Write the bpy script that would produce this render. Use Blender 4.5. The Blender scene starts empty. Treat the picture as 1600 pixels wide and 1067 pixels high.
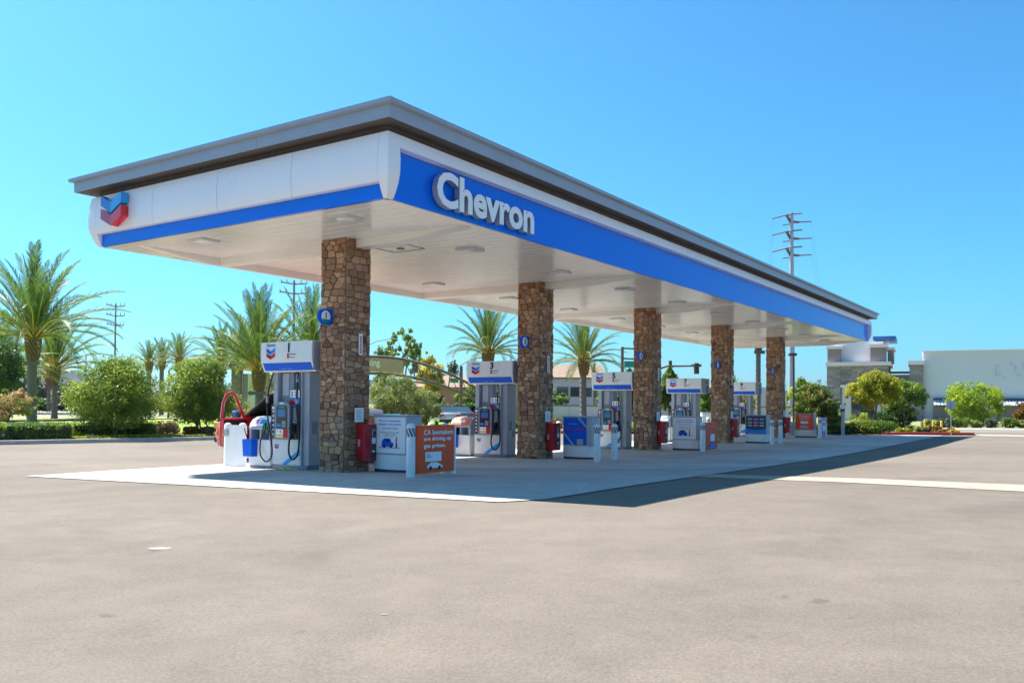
import bpy, bmesh, math, random
import numpy as np
from mathutils import Vector, Matrix, noise as mnoise
R = math.radians
rnd = random.Random(7)
C = bpy.context.scene.collection
SC = bpy.context.scene

# ------------------------------------------------------------------ camera
F_PX, PIT, ROL, CY, EYE = 1343.1655, 0.0219, 0.0068, 602.13, 1.4318
cam_d = bpy.data.cameras.new('camera'); cam = bpy.data.objects.new('camera', cam_d); C.objects.link(cam)
cam_d.sensor_fit = 'HORIZONTAL'; cam_d.sensor_width = 36.0
cam_d.lens = 36.0 * F_PX / 1600.0
cam_d.shift_y = (CY - 533.5) / 1600.0
cam_d.clip_start = 0.1; cam_d.clip_end = 12000
_r = Vector((1, 0, 0)); _up = Vector((0, -math.sin(PIT), math.cos(PIT))); _fw = Vector((0, math.cos(PIT), math.sin(PIT)))
_c, _s = math.cos(ROL), math.sin(ROL)
_X = _r * _c + _up * _s; _Y = _up * _c - _r * _s
m = Matrix((( _X.x, _Y.x, -_fw.x, 0), (_X.y, _Y.y, -_fw.y, 0), (_X.z, _Y.z, -_fw.z, EYE), (0, 0, 0, 1)))
cam.matrix_world = m
SC.camera = cam

# ------------------------------------------------------------------ world frame of the forecourt: a along the canopy, b across it
TH = 0.5933
U = Vector((math.sin(TH), math.cos(TH), 0)); V = Vector((-math.cos(TH), math.sin(TH), 0))
N0 = Vector((-2.0671, 14.0106, 0))
CL, CW = 36.6457, 8.423
COLA = [2.0837, 9.4768, 16.7971, 24.1709, 31.5608]; CS = 0.7156; CB = 2.9939
CEN = [a + CS / 2 for a in COLA]
RZ = -TH                     # local x = -b, y = +a
RN = math.pi / 2 - TH        # local x = +a, y = +b
def P(a, b, z=0.0): return N0 + U * a + V * b + Vector((0, 0, z))
def AB(x, y):
    d = Vector((x, y, 0)) - N0
    return d.dot(U), d.dot(V)
_ka = [-60, 2, 9.5, 16.8, 24.2, 31.6, 60]; _kz = [.02, .02, -.08, -.14, -.14, -.11, -.10]
def G(a, b=3.35):
    z = sum(float(np.interp(a + o, _ka, _kz)) for o in (-2.5, -1.2, 0, 1.2, 2.5)) / 5
    return z - .014 * (min(max(b, -6), 9) - 3.35)
def PG(a, b, dz=0.0): return P(a, b, G(a, b) + dz)
def ray(x, y):
    X = x - 800; Yp = y - CY; c, s = math.cos(ROL), math.sin(ROL)
    aa = (c * X + s * Yp) / F_PX; up = -(-s * X + c * Yp) / F_PX
    c, s = math.cos(PIT), math.sin(PIT)
    return Vector((0, 0, EYE)), Vector((aa, c - up * s, s + up * c))
def at(x, y, D):             # surveyed point: photo bearing at depth D
    o, d = ray(x, y); return o + d * (D / d.y)
def zat(y, D, x=800): return at(x, y, D).z
def bat(px, a):              # b of the bearing px where it crosses the line a (near ground height)
    o, d = ray(px, 700); d.z = 0
    t = (a - (o - N0).dot(U)) / d.dot(U)
    return (o + d * t - N0).dot(V)

# ------------------------------------------------------------------ light
SUNV = U * (-.05) + V * (-4.35) + Vector((0, 0, -6.25)); SUNV.normalize()
EL = math.asin(-SUNV.z); ROT = math.atan2(-SUNV.x, -SUNV.y)
world = bpy.data.worlds.new('World'); SC.world = world; world.use_nodes = True
nt = world.node_tree; nt.nodes.clear()
sky = nt.nodes.new('ShaderNodeTexSky'); sky.sky_type = 'NISHITA'; sky.sun_disc = False
sky.sun_elevation = EL; sky.sun_rotation = ROT; sky.air_density = 1.0; sky.dust_density = 1.5; sky.ozone_density = 2.5; sky.altitude = 300
hs = nt.nodes.new('ShaderNodeMix'); hs.data_type = 'RGBA'; hs.blend_type = 'MULTIPLY'; hs.inputs[0].default_value = 1.0; hs.inputs[7].default_value = (.29, .93, 1.24, 1)
bg = nt.nodes.new('ShaderNodeBackground'); bg.inputs['Strength'].default_value = 0.063
ow = nt.nodes.new('ShaderNodeOutputWorld')
nt.links.new(sky.outputs[0], hs.inputs[6]); nt.links.new(hs.outputs[2], bg.inputs[0]); nt.links.new(bg.outputs[0], ow.inputs[0])
sd = bpy.data.lights.new('sun', 'SUN'); sd.energy = 5.0; sd.angle = R(0.53); sd.color = (1.0, .94, .86)
so = bpy.data.objects.new('sun', sd); C.objects.link(so); so.location = (-20, 10, 46)
so.rotation_euler = SUNV.to_track_quat('-Z', 'Y').to_euler()
SC.view_settings.view_transform = 'Standard'; SC.view_settings.look = 'None'
SC.view_settings.exposure = 1.45; SC.view_settings.gamma = 1.0; SC.view_settings.use_curve_mapping = False
SC.render.engine = 'CYCLES'
SC.cycles.max_bounces = 8; SC.cycles.diffuse_bounces = 4; SC.cycles.glossy_bounces = 3; SC.cycles.transmission_bounces = 4; SC.cycles.transparent_max_bounces = 6
SC.cycles.use_denoising = True
SC.cycles.sample_clamp_indirect = 8

# ------------------------------------------------------------------ materials
def srgb(r, g, b):
    f = lambda v: (v / 255) / 12.92 if v / 255 <= .04045 else ((v / 255 + .055) / 1.055) ** 2.4
    return (f(r), f(g), f(b))
MC = {}
def mat(name, col, rough=.6, metal=0.0, var=.08, scale=6.0, bump=0.0, bscale=60.0, spec=.5, coat=0.0, dirt=0.0):
    if name in MC: return MC[name]
    mt = bpy.data.materials.new(name); mt.use_nodes = True; MC[name] = mt
    t = mt.node_tree; b = t.nodes['Principled BSDF']
    b.inputs['Roughness'].default_value = rough; b.inputs['Metallic'].default_value = metal
    b.inputs['Specular IOR Level'].default_value = spec
    b.inputs['Coat Weight'].default_value = coat; b.inputs['Coat Roughness'].default_value = .05
    col = tuple(col)
    if var > 0:
        tc = t.nodes.new('ShaderNodeTexCoord'); n = t.nodes.new('ShaderNodeTexNoise'); n.inputs['Scale'].default_value = scale
        n.inputs['Detail'].default_value = 5; n.inputs['Roughness'].default_value = .6
        t.links.new(tc.outputs['Object'], n.inputs['Vector'])
        cr = t.nodes.new('ShaderNodeValToRGB')
        cr.color_ramp.elements[0].position = .3; cr.color_ramp.elements[1].position = .7
        cr.color_ramp.elements[0].color = tuple(c * (1 - var) for c in col) + (1,)
        cr.color_ramp.elements[1].color = tuple(min(1, c * (1 + var)) for c in col) + (1,)
        t.links.new(n.outputs['Fac'], cr.inputs[0]); t.links.new(cr.outputs[0], b.inputs['Base Color'])
        rr = t.nodes.new('ShaderNodeMapRange'); rr.inputs['To Min'].default_value = max(0, rough - .06); rr.inputs['To Max'].default_value = min(1, rough + .08)
        t.links.new(n.outputs['Fac'], rr.inputs[0]); t.links.new(rr.outputs[0], b.inputs['Roughness'])
    else:
        b.inputs['Base Color'].default_value = col + (1,)
    if bump > 0:
        tc = t.nodes.new('ShaderNodeTexCoord'); n = t.nodes.new('ShaderNodeTexNoise'); n.inputs['Scale'].default_value = bscale; n.inputs['Detail'].default_value = 6
        bp = t.nodes.new('ShaderNodeBump'); bp.inputs['Strength'].default_value = bump; bp.inputs['Distance'].default_value = .02
        t.links.new(tc.outputs['Object'], n.inputs['Vector']); t.links.new(n.outputs['Fac'], bp.inputs['Height']); t.links.new(bp.outputs[0], b.inputs['Normal'])
    if var == 0 and coat == 0 and rough > .3: b.inputs['Specular IOR Level'].default_value = .15
    return mt
def ground_mat(name, c0, c1, c2, fine=90.0, bump=.35, rough=.9, spots=.0, streak=False):
    mt = bpy.data.materials.new(name); mt.use_nodes = True; t = mt.node_tree; b = t.nodes['Principled BSDF']
    b.inputs['Specular IOR Level'].default_value = .3
    geo = t.nodes.new('ShaderNodeNewGeometry')
    def noise(s, d=4, r=.55, dist=0, vec=None):
        n = t.nodes.new('ShaderNodeTexNoise'); n.inputs['Scale'].default_value = s; n.inputs['Detail'].default_value = d
        n.inputs['Roughness'].default_value = r; n.inputs['Distortion'].default_value = dist
        t.links.new(vec or geo.outputs['Position'], n.inputs['Vector']); return n.outputs['Fac']
    def ramp(f, p0, p1, a, b_):
        r = t.nodes.new('ShaderNodeValToRGB'); r.color_ramp.elements[0].position = p0; r.color_ramp.elements[1].position = p1
        r.color_ramp.elements[0].color = tuple(a) + (1,); r.color_ramp.elements[1].color = tuple(b_) + (1,)
        t.links.new(f, r.inputs[0]); return r.outputs[0]
    def mix(f, x, y, mode='MIX'):
        q = t.nodes.new('ShaderNodeMix'); q.data_type = 'RGBA'; q.blend_type = mode
        if isinstance(f, float): q.inputs[0].default_value = f
        else: t.links.new(f, q.inputs[0])
        t.links.new(x, q.inputs[6]); t.links.new(y, q.inputs[7]); return q.outputs[2]
    mp = t.nodes.new('ShaderNodeMapping'); mp.inputs['Rotation'].default_value = (0, 0, R(70)); mp.inputs['Scale'].default_value = (.12, 1.0, 1)
    t.links.new(geo.outputs['Position'], mp.inputs['Vector'])
    big = ramp(noise(.13, 6, .62, .8), .36, .62, c0, c1)
    strk = ramp(noise(.55, 5, .6, .3, mp.outputs[0]), .35, .7, (.82, .82, .82), (1.1, 1.1, 1.1))
    col = mix(.8 if streak else .35, big, strk, 'MULTIPLY')
    med = ramp(noise(2.2, 6, .7), .3, .72, (.88, .88, .88), (1.1, 1.1, 1.1))
    col = mix(1.0, col, med, 'MULTIPLY')
    fin = ramp(noise(fine, 3, .8), .30, .70, (.72, .72, .72), (1.28, 1.28, 1.27))
    col = mix(1.0, col, fin, 'MULTIPLY')
    vor = t.nodes.new('ShaderNodeTexVoronoi'); vor.inputs['Scale'].default_value = fine * .55; t.links.new(geo.outputs['Position'], vor.inputs['Vector'])
    sp = ramp(vor.outputs['Distance'], .08, .16, c2, (1, 1, 1))
    if spots > 0: col = mix(spots, col, sp, 'MULTIPLY')
    st = ramp(noise(.42, 5, .6, 1.0), .56, .76, (1, 1, 1), (.83, .83, .84))
    col = mix(.85, col, st, 'MULTIPLY')
    drip = ramp(noise(2.7, 2, .4, .4), .735, .78, (1, 1, 1), (.62, .61, .60))
    col = mix(.8, col, drip, 'MULTIPLY')
    if streak is None:      # faint curved tyre tracks on the asphalt
        wv = t.nodes.new('ShaderNodeTexWave'); wv.wave_type = 'RINGS'; wv.rings_direction = 'Z'; wv.inputs['Scale'].default_value = .085; wv.inputs['Distortion'].default_value = 3.2; wv.inputs['Detail'].default_value = 2; wv.inputs['Detail Scale'].default_value = .35
        mp2 = t.nodes.new('ShaderNodeMapping'); mp2.inputs['Location'].default_value = (-22, 12, 0); t.links.new(geo.outputs['Position'], mp2.inputs['Vector']); t.links.new(mp2.outputs[0], wv.inputs['Vector'])
        tr_ = ramp(wv.outputs['Fac'], .80, .97, (1, 1, 1), (.86, .86, .87)); msk = ramp(noise(.2, 3, .5), .42, .62, (0, 0, 0), (1, 1, 1))
        col = mix(msk, col, mix(1.0, col, tr_, 'MULTIPLY'))
    t.links.new(col, b.inputs['Base Color']); b.inputs['Roughness'].default_value = rough
    bp = t.nodes.new('ShaderNodeBump'); bp.inputs['Strength'].default_value = bump; bp.inputs['Distance'].default_value = .012
    t.links.new(noise(fine, 4, .8), bp.inputs['Height']); t.links.new(bp.outputs[0], b.inputs['Normal'])
    return mt
def tone_mat(name, stops, rough=.85, bump=0.3, bscale=30, trans=0.0, spec=.3, attr='tone', lum=.18):
    """colour picked per piece from the face attribute 'tone', with grain on top"""
    mt = bpy.data.materials.new(name); mt.use_nodes = True; t = mt.node_tree; b = t.nodes['Principled BSDF']
    b.inputs['Roughness'].default_value = rough; b.inputs['Specular IOR Level'].default_value = spec
    at_ = t.nodes.new('ShaderNodeAttribute'); at_.attribute_name = attr
    r = t.nodes.new('ShaderNodeValToRGB'); r.color_ramp.interpolation = 'LINEAR'
    while len(r.color_ramp.elements) < len(stops): r.color_ramp.elements.new(.5)
    for e, (p, c) in zip(r.color_ramp.elements, stops): e.position = p; e.color = tuple(c) + (1,)
    t.links.new(at_.outputs['Fac'], r.inputs[0]); col = r.outputs[0]
    if lum > 0:
        tc = t.nodes.new('ShaderNodeNewGeometry'); n = t.nodes.new('ShaderNodeTexNoise'); n.inputs['Scale'].default_value = bscale; n.inputs['Detail'].default_value = 5
        t.links.new(tc.outputs['Position'], n.inputs['Vector'])
        r2 = t.nodes.new('ShaderNodeValToRGB'); r2.color_ramp.elements[0].position = .3; r2.color_ramp.elements[1].position = .7
        r2.color_ramp.elements[0].color = (1 - lum,) * 3 + (1,); r2.color_ramp.elements[1].color = (1 + lum,) * 3 + (1,)
        t.links.new(n.outputs['Fac'], r2.inputs[0])
        q = t.nodes.new('ShaderNodeMix'); q.data_type = 'RGBA'; q.blend_type = 'MULTIPLY'; q.inputs[0].default_value = 1
        t.links.new(col, q.inputs[6]); t.links.new(r2.outputs[0], q.inputs[7]); col = q.outputs[2]
        if bump > 0:
            bp = t.nodes.new('ShaderNodeBump'); bp.inputs['Strength'].default_value = bump; bp.inputs['Distance'].default_value = .02
            t.links.new(n.outputs['Fac'], bp.inputs['Height']); t.links.new(bp.outputs[0], b.inputs['Normal'])
    t.links.new(col, b.inputs['Base Color'])
    if trans > 0:
        tr = t.nodes.new('ShaderNodeBsdfTranslucent'); t.links.new(col, tr.inputs[0])
        ms = t.nodes.new('ShaderNodeMixShader'); ms.inputs[0].default_value = trans
        out = t.nodes['Material Output']
        t.links.new(b.outputs[0], ms.inputs[1]); t.links.new(tr.outputs[0], ms.inputs[2]); t.links.new(ms.outputs[0], out.inputs['Surface'])
    return mt

M = {}
M['asphalt'] = ground_mat('asphalt', (.141, .118, .096), (.176, .148, .120), (.45, .45, .45), fine=55, bump=.5, spots=.22, streak=None)
M['road'] = ground_mat('road_asphalt', (.15, .145, .135), (.19, .18, .17), (.5, .5, .5), fine=30, bump=.2)
M['concrete'] = ground_mat('concrete_pad', (.33, .315, .295), (.52, .50, .465), (.8, .8, .8), fine=25, bump=.15, rough=.85, streak=True)
M['strip'] = ground_mat('concrete_gutter', (.32, .275, .205), (.40, .34, .255), (.8, .8, .8), fine=25, bump=.15)
M['soil'] = ground_mat('bark_mulch', (.10, .07, .045), (.20, .14, .09), (.4, .4, .4), fine=22, bump=.8, spots=.5)
M['drygrass'] = ground_mat('dry_ground', (.17, .19, .08), (.26, .25, .12), (.6, .6, .6), fine=8, bump=.5)
M['lawn'] = ground_mat('lawn_grass', (.15, .25, .02), (.26, .36, .04), (.5, .6, .4), fine=25, bump=.8, spots=.3)
M['kerb'] = mat('kerb_concrete', (.42, .41, .39), .85, var=.15, scale=3, bump=.3, bscale=40)
M['redpaint'] = mat('red_kerb_paint', (.34, .03, .022), .75, var=.25, scale=5, bump=.2)
M['fwhite'] = mat('white_fascia_metal', (.95, .91, .92), .28, var=.03, scale=.6, spec=.5)
M['blue'] = mat('blue_fascia_panel', (.0, .17, .86), .15, var=.03, scale=.5, spec=.32)
M['roofgrey'] = mat('grey_roof_metal', (.33, .38, .46), .42, var=.06, scale=1.5)
M['darkbrown'] = mat('dark_recess_metal', (.105, .090, .085), .7, var=.15, scale=2)
M['deck'] = mat('white_deck_metal', (.90, .88, .84), .17, var=.035, scale=.8, spec=.62)
M['beam'] = mat('white_beam_paint', (.88, .84, .78), .45, var=.05, scale=1)
M['white'] = mat('white_paint', (.78, .78, .77), .42, var=.05, scale=4)
M['bolwhite'] = mat('bollard_white', (.76, .76, .75), .5, var=.10, scale=7)
M['lightgrey'] = mat('light_grey_panel', (.40, .42, .46), .38, var=.05, scale=4)
M['metalgrey'] = mat('grey_metal', (.19, .215, .265), .35, metal=.25, var=.08, scale=5)
M['steel'] = mat('brushed_steel', (.40, .42, .46), .32, metal=.75, var=.08, scale=5)
M['dark'] = mat('dark_plastic', (.028, .032, .045), .4, var=.15, scale=8)
M['darkblue'] = mat('navy_panel', (.03, .045, .11), .4, var=.1, scale=8)
M['slate'] = mat('slate_dispenser', (.055, .065, .095), .35, var=.1, scale=8)
M['black'] = mat('black_rubber', (.012, .012, .014), .45, var=.2, scale=10)
M['numblack'] = mat('black_print', (.02, .022, .03), .5, var=0)
M['blueprint'] = mat('blue_print', (.0, .115, .66), .4, var=0)
M['bluelite'] = mat('light_blue_print', (.03, .25, .75), .4, var=0)
M['cyan'] = mat('cyan_print', (.03, .38, .85), .4, var=0)
M['red'] = mat('red_print', (.70, .015, .02), .4, var=0)
M['reddark'] = mat('dark_red_print', (.42, .01, .02), .4, var=0)
M['whiteprint'] = mat('white_print', (.88, .87, .86), .45, var=0)
M['letter'] = mat('letter_face', (.93, .93, .93), .35, var=.02)
M['letterside'] = mat('letter_return', (.30, .34, .42), .4, var=.04)
M['yellow'] = mat('yellow_button', (.85, .55, .02), .4, var=.05)
M['green'] = mat('green_plastic', (.01, .28, .12), .35, var=.05)
M['teal'] = mat('teal_print', (.02, .30, .28), .5, var=0)
M['orange'] = mat('orange_banner', (.95, .085, .008), .5, var=.05, scale=3)
M['pink'] = mat('pink_banner', (.72, .22, .42), .5, var=.25, scale=6)
M['screen'] = mat('screen_glass', (.012, .03, .05), .08, var=0)
M['screenblue'] = mat('screen_blue', (.03, .16, .42), .15, var=0)
M['redcab'] = mat('red_cabinet_paint', (.50, .012, .02), .3, var=.08, scale=6)
M['carred'] = mat('red_car_paint', (.55, .012, .016), .22, var=.03, coat=1.0)
M['carsilver'] = mat('silver_car_paint', (.42, .44, .47), .3, metal=.5, var=.03, coat=.8)
M['carblue'] = mat('blue_grey_car_paint', (.07, .11, .17), .3, metal=.3, var=.03, coat=.8)
M['tyre'] = mat('tyre_rubber', (.02, .02, .021), .8, var=.2, scale=10)
M['rim'] = mat('alloy_rim', (.5, .5, .52), .3, metal=.8, var=.05)
M['trim'] = mat('car_black_trim', (.018, .018, .02), .5, var=.1)
g = bpy.data.materials.new('car_glass'); g.use_nodes = True; MC['glass'] = g; M['glass'] = g
b_ = g.node_tree.nodes['Principled BSDF']; b_.inputs['Base Color'].default_value = (.03, .04, .045, 1); b_.inputs['Roughness'].default_value = .04; b_.inputs['Specular IOR Level'].default_value = .8
M['lens'] = mat('lamp_lens', (.85, .85, .82), .25, var=0)
M['fixture'] = mat('fixture_housing', (.62, .62, .62), .4, var=.03)
M['greydark'] = mat('mortar', (.19, .14, .10), .95, var=.2, scale=20, bump=.5, bscale=60)
M['bark'] = mat('tree_bark', (.16, .12, .09), .95, var=.3, scale=9, bump=.8, bscale=20)
M['palmbark'] = mat('palm_bark', (.17, .145, .13), .95, var=.35, scale=14, bump=1.0, bscale=24)
M['pole'] = mat('galvanised_pole', (.36, .38, .42), .5, metal=.3, var=.08, scale=2)
M['woodpole'] = mat('wooden_pole', (.26, .235, .24), .9, var=.2, scale=3)
M['stucco_w'] = mat('white_stucco', (.60, .62, .64), .9, var=.03, scale=.3, bump=.1)
M['stucco_w2'] = mat('pale_stucco', (.76, .66, .67), .9, var=.04, scale=.5, bump=.1)
M['stucco_b'] = mat('grey_brown_stucco', (.23, .20, .195), .9, var=.06, scale=1)
M['stucco_c'] = mat('cream_stucco', (.55, .54, .50), .9, var=.05, scale=1)
M['stucco_o'] = mat('orange_stucco', (.50, .27, .14), .9, var=.06, scale=1)
M['rooftile'] = mat('brown_roof_tile', (.26, .18, .13), .9, var=.25, scale=3, bump=.6, bscale=8)
M['capblue'] = mat('blue_cap_metal', (.02, .13, .36), .5, var=.05)
M['tan'] = mat('tan_sign_panel', (.46, .29, .19), .7, var=.08, scale=1)
M['truss'] = mat('brown_steel', (.14, .095, .08), .6, var=.15, scale=3)
M['wallwhite'] = mat('boundary_wall_paint', (.55, .52, .54), .9, var=.06, scale=1)
M['yellowpost'] = mat('yellow_post_paint', (.70, .48, .03), .5, var=.1)
M['signgreen'] = mat('street_sign_green', (.01, .25, .16), .5, var=.05)
M['awning'] = mat('awning_metal', (.55, .58, .65), .4, metal=.3, var=.05)
M['hill'] = mat('distant_hill', (.055, .085, .08), 1.0, var=.15, scale=.004)
M['stoneh'] = tone_mat('ledger_stone', [(0, (.22, .19, .185)), (.5, (.30, .265, .255)), (1, (.36, .32, .31))], bump=.4, bscale=6)
M['stone'] = tone_mat('field_stone', [(0, (.14, .075, .045)), (.18, (.24, .13, .075)), (.38, (.37, .20, .115)), (.55, (.46, .27, .155)), (.72, (.60, .39, .25)), (.86, (.38, .21, .16)), (1, (.25, .18, .15))], rough=.85, bump=.7, bscale=34, lum=.26)
def leafmat(name, lo, mid, hi, trans=.42): return tone_mat(name, [(0, lo), (.5, mid), (1, hi)], rough=.5, bump=0, trans=trans, spec=.35, lum=0)
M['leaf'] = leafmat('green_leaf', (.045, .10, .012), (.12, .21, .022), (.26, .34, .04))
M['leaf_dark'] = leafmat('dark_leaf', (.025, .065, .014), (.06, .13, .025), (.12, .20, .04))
M['leaf_olive'] = leafmat('olive_leaf', (.11, .14, .035), (.24, .29, .07), (.42, .45, .14))
M['leaf_lime'] = leafmat('lime_leaf', (.10, .19, .01), (.26, .37, .018), (.48, .54, .03))
M['leaf_yel'] = leafmat('yellow_leaf', (.15, .16, .01), (.48, .40, .02), (.80, .58, .03))
M['leaf_gold'] = leafmat('golden_green_leaf', (.10, .14, .010), (.30, .33, .015), (.55, .48, .03))
M['leaf_red'] = leafmat('pink_flower_leaf', (.08, .14, .02), (.28, .28, .05), (.85, .42, .30))
M['leaf_rust'] = leafmat('rust_leaf', (.10, .08, .015), (.20, .12, .02), (.34, .12, .04))
M['leaf_myrtle'] = leafmat('myrtle_leaf', (.035, .08, .012), (.11, .19, .025), (.30, .20, .05))
M['leaf_fresh'] = leafmat('fresh_leaf', (.055, .12, .012), (.18, .28, .025), (.42, .48, .06))
M['leaf_dry'] = leafmat('dry_leaf', (.16, .11, .05), (.32, .23, .11), (.48, .36, .2))
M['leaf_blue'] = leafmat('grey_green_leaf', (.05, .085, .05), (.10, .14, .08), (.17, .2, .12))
M['frond'] = leafmat('palm_leaflet', (.030, .085, .018), (.085, .175, .030), (.27, .33, .07), .42)
M['frondstem'] = mat('palm_frond_stem', (.60, .42, .07), .6, var=.25, scale=3)
M['boots'] = mat('palm_boot', (.26, .16, .05), .9, var=.45, scale=9, bump=1, bscale=15)

# ------------------------------------------------------------------ mesh helpers
class MB:
    def __init__(s): s.v = []; s.f = []; s.m = []; s.t = []
    def add(s, vs, fs, mi=0, tone=0.0):
        o = len(s.v); s.v += [tuple(p) for p in vs]; s.f += [tuple(i + o for i in f) for f in fs]
        s.m += [mi] * len(fs); s.t += [tone] * len(fs)
    def box(s, x0, x1, y0, y1, z0, z1, mi=0, bev=0.0, tone=0.0):
        if bev > 0 and min(x1 - x0, y1 - y0, z1 - z0) > 2.2 * bev:
            e = bev; vs = []
            for zz, k in ((z0, e), (z0 + e, 0), (z1 - e, 0), (z1, e)):
                for (cx, cy, sx, sy) in ((x0, y0, 1, 1), (x1, y0, -1, 1), (x1, y1, -1, -1), (x0, y1, 1, -1)):
                    if (sx * sy) > 0: vs += [(cx + sx * k, cy + sy * (e + k * .4), zz), (cx + sx * (e + k * .4), cy + sy * k, zz)]
                    else: vs += [(cx + sx * (e + k * .4), cy + sy * k, zz), (cx + sx * k, cy + sy * (e + k * .4), zz)]
            fs = [tuple(reversed(range(8))), tuple(range(24, 32))]
            for r_ in range(3):
                for i in range(8):
                    j = (i + 1) % 8; fs.append((r_ * 8 + i, r_ * 8 + j, r_ * 8 + 8 + j, r_ * 8 + 8 + i))
            s.add(vs, fs, mi, tone)
        else:
            s.add([(x0, y0, z0), (x1, y0, z0), (x1, y1, z0), (x0, y1, z0), (x0, y0, z1), (x1, y0, z1), (x1, y1, z1), (x0, y1, z1)],
                  [(0, 3, 2, 1), (4, 5, 6, 7), (0, 1, 5, 4), (1, 2, 6, 5), (2, 3, 7, 6), (3, 0, 4, 7)], mi, tone)
        return s
    def prism(s, poly, axis, c0, c1, mi=0, tone=0.0):
        """polygon (2-D, in the two other axes) extruded along axis"""
        n = len(poly)
        def mk(p, c): return {'x': (c, p[0], p[1]), 'y': (p[0], c, p[1]), 'z': (p[0], p[1], c)}[axis]
        vs = [mk(p, c0) for p in poly] + [mk(p, c1) for p in poly]
        fs = [tuple(range(n)), tuple(reversed(range(n, 2 * n)))] + [(i, i + n, (i + 1) % n + n, (i + 1) % n) for i in range(n)]
        s.add(vs, fs, mi, tone); return s
    def tube(s, pts, r, n=8, mi=0, cap=True, tone=0.0):
        pts = [Vector(p) for p in pts]; rs = r if isinstance(r, (list, tuple)) else [r] * len(pts)
        vs = []; pu = None
        for i, p in enumerate(pts):
            d = (pts[min(i + 1, len(pts) - 1)] - pts[max(i - 1, 0)]).normalized()
            if pu is None: pu = d.orthogonal().normalized()
            pu = (pu - d * pu.dot(d)); pu = pu.normalized() if pu.length > 1e-6 else d.orthogonal().normalized()
            w = d.cross(pu)
            for k in range(n):
                an = 2 * math.pi * k / n; vs.append(p + (pu * math.cos(an) + w * math.sin(an)) * rs[i])
        fs = [(i * n + k, i * n + (k + 1) % n, (i + 1) * n + (k + 1) % n, (i + 1) * n + k) for i in range(len(pts) - 1) for k in range(n)]
        if cap: fs += [tuple(reversed(range(n))), tuple(range((len(pts) - 1) * n, len(pts) * n))]
        s.add(vs, fs, mi, tone); return s
    def cyl(s, x, y, z0, z1, r0, r1=None, n=16, mi=0):
        return s.tube([(x, y, z0), (x, y, z1)], [r0, r0 if r1 is None else r1], n, mi)
    def mesh(s, name, mats, smooth=False):
        me = bpy.data.meshes.new(name); me.from_pydata(s.v, [], s.f)
        for mt in (mats if isinstance(mats, (list, tuple)) else [mats]): me.materials.append(mt)
        me.polygons.foreach_set('material_index', s.m)
        if any(s.t):
            at_ = me.attributes.new('tone', 'FLOAT', 'FACE'); at_.data.foreach_set('value', s.t)
        if smooth: me.polygons.foreach_set('use_smooth', [True] * len(me.polygons))
        me.update(); return me
    def obj(s, name, mats, parent=None, smooth=False, fix=True, **k):
        me = s.mesh(name, mats, smooth)
        if fix:
            bm = bmesh.new(); bm.from_mesh(me); bmesh.ops.recalc_face_normals(bm, faces=bm.faces); bm.to_mesh(me); bm.free()
        if smooth:
            try: me.set_sharp_from_angle(angle=R(40))
            except Exception: pass
        o = bpy.data.objects.new(name, me); C.objects.link(o)
        if parent: o.parent = parent
        for kk, vv in k.items(): setattr(o, kk, vv)
        return o
def tag(o, label=None, cat=None, group=None, kind=None):
    if label: o['label'] = label
    if cat: o['category'] = cat
    if group: o['group'] = group
    if kind: o['kind'] = kind
    return o
def thing(name, loc, rz, label, cat, group=None):
    o = bpy.data.objects.new(name, None); C.objects.link(o); o.location = loc; o.rotation_euler = (0, 0, rz); o.empty_display_size = .2
    return tag(o, label, cat, group)
def copy_tree(o, parent=None):
    c = o.copy(); C.objects.link(c)
    if parent is not None: c.parent = parent
    for ch in list(o.children): copy_tree(ch, c)
    return c
TXT = {}
def text_mesh(s, bold=0.0, ext=0.0, shear=0.0):
    k = (s, bold, ext, shear)
    if k not in TXT:
        cu = bpy.data.curves.new('lettering', 'FONT'); cu.body = s; cu.size = 1; cu.extrude = ext; cu.offset = bold; cu.resolution_u = 3
        cu.shear = shear
        o = bpy.data.objects.new('tmp', cu); C.objects.link(o)
        bpy.context.view_layer.update()
        me = bpy.data.meshes.new_from_object(o.evaluated_get(bpy.context.evaluated_depsgraph_get()))
        bpy.data.objects.remove(o); bpy.data.curves.remove(cu)
        n = len(me.vertices); co = np.zeros(n * 3); me.vertices.foreach_get('co', co); co = co.reshape(-1, 3)
        TXT[k] = (me, co.copy())
    return TXT[k]
def text(s, w, h, x, y, z, mt, parent=None, name='lettering', bold=0.0, depth=.002, align='c', mats2=None, face='-y', shear=0.0):
    """flat or solid lettering in the local xz plane facing -y; w or h may be None (keep proportion); x = centre or left"""
    me0, co = text_mesh(s, bold, .5, shear)
    me = me0.copy(); me.name = name
    lo, hi = co.min(0), co.max(0); sx, sy = hi[0] - lo[0], hi[1] - lo[1]
    kw = (w / sx) if w else (h / sy); kh = (h / sy) if h else kw
    X = (co[:, 0] - lo[0]) * kw; Z = (co[:, 1] - lo[1]) * kh; D = -co[:, 2]
    if align == 'c': X = X - sx * kw / 2
    out = np.stack([x + X, y + (D - .5) * depth, z + Z], 1)
    if face == '+x':      # surface facing local +x, text running along +y
        out = np.stack([x - (D - .5) * depth, y + X, z + Z], 1)
    me.vertices.foreach_set('co', out.ravel()); me.materials.clear(); me.materials.append(mt)
    if mats2:
        me.materials.append(mats2); me.update()
        for p in me.polygons: p.material_index = 0 if abs(p.normal.y) > .7 else 1
    me.update()
    o = bpy.data.objects.new(name, me); C.objects.link(o)
    if parent: o.parent = parent
    return o
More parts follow.
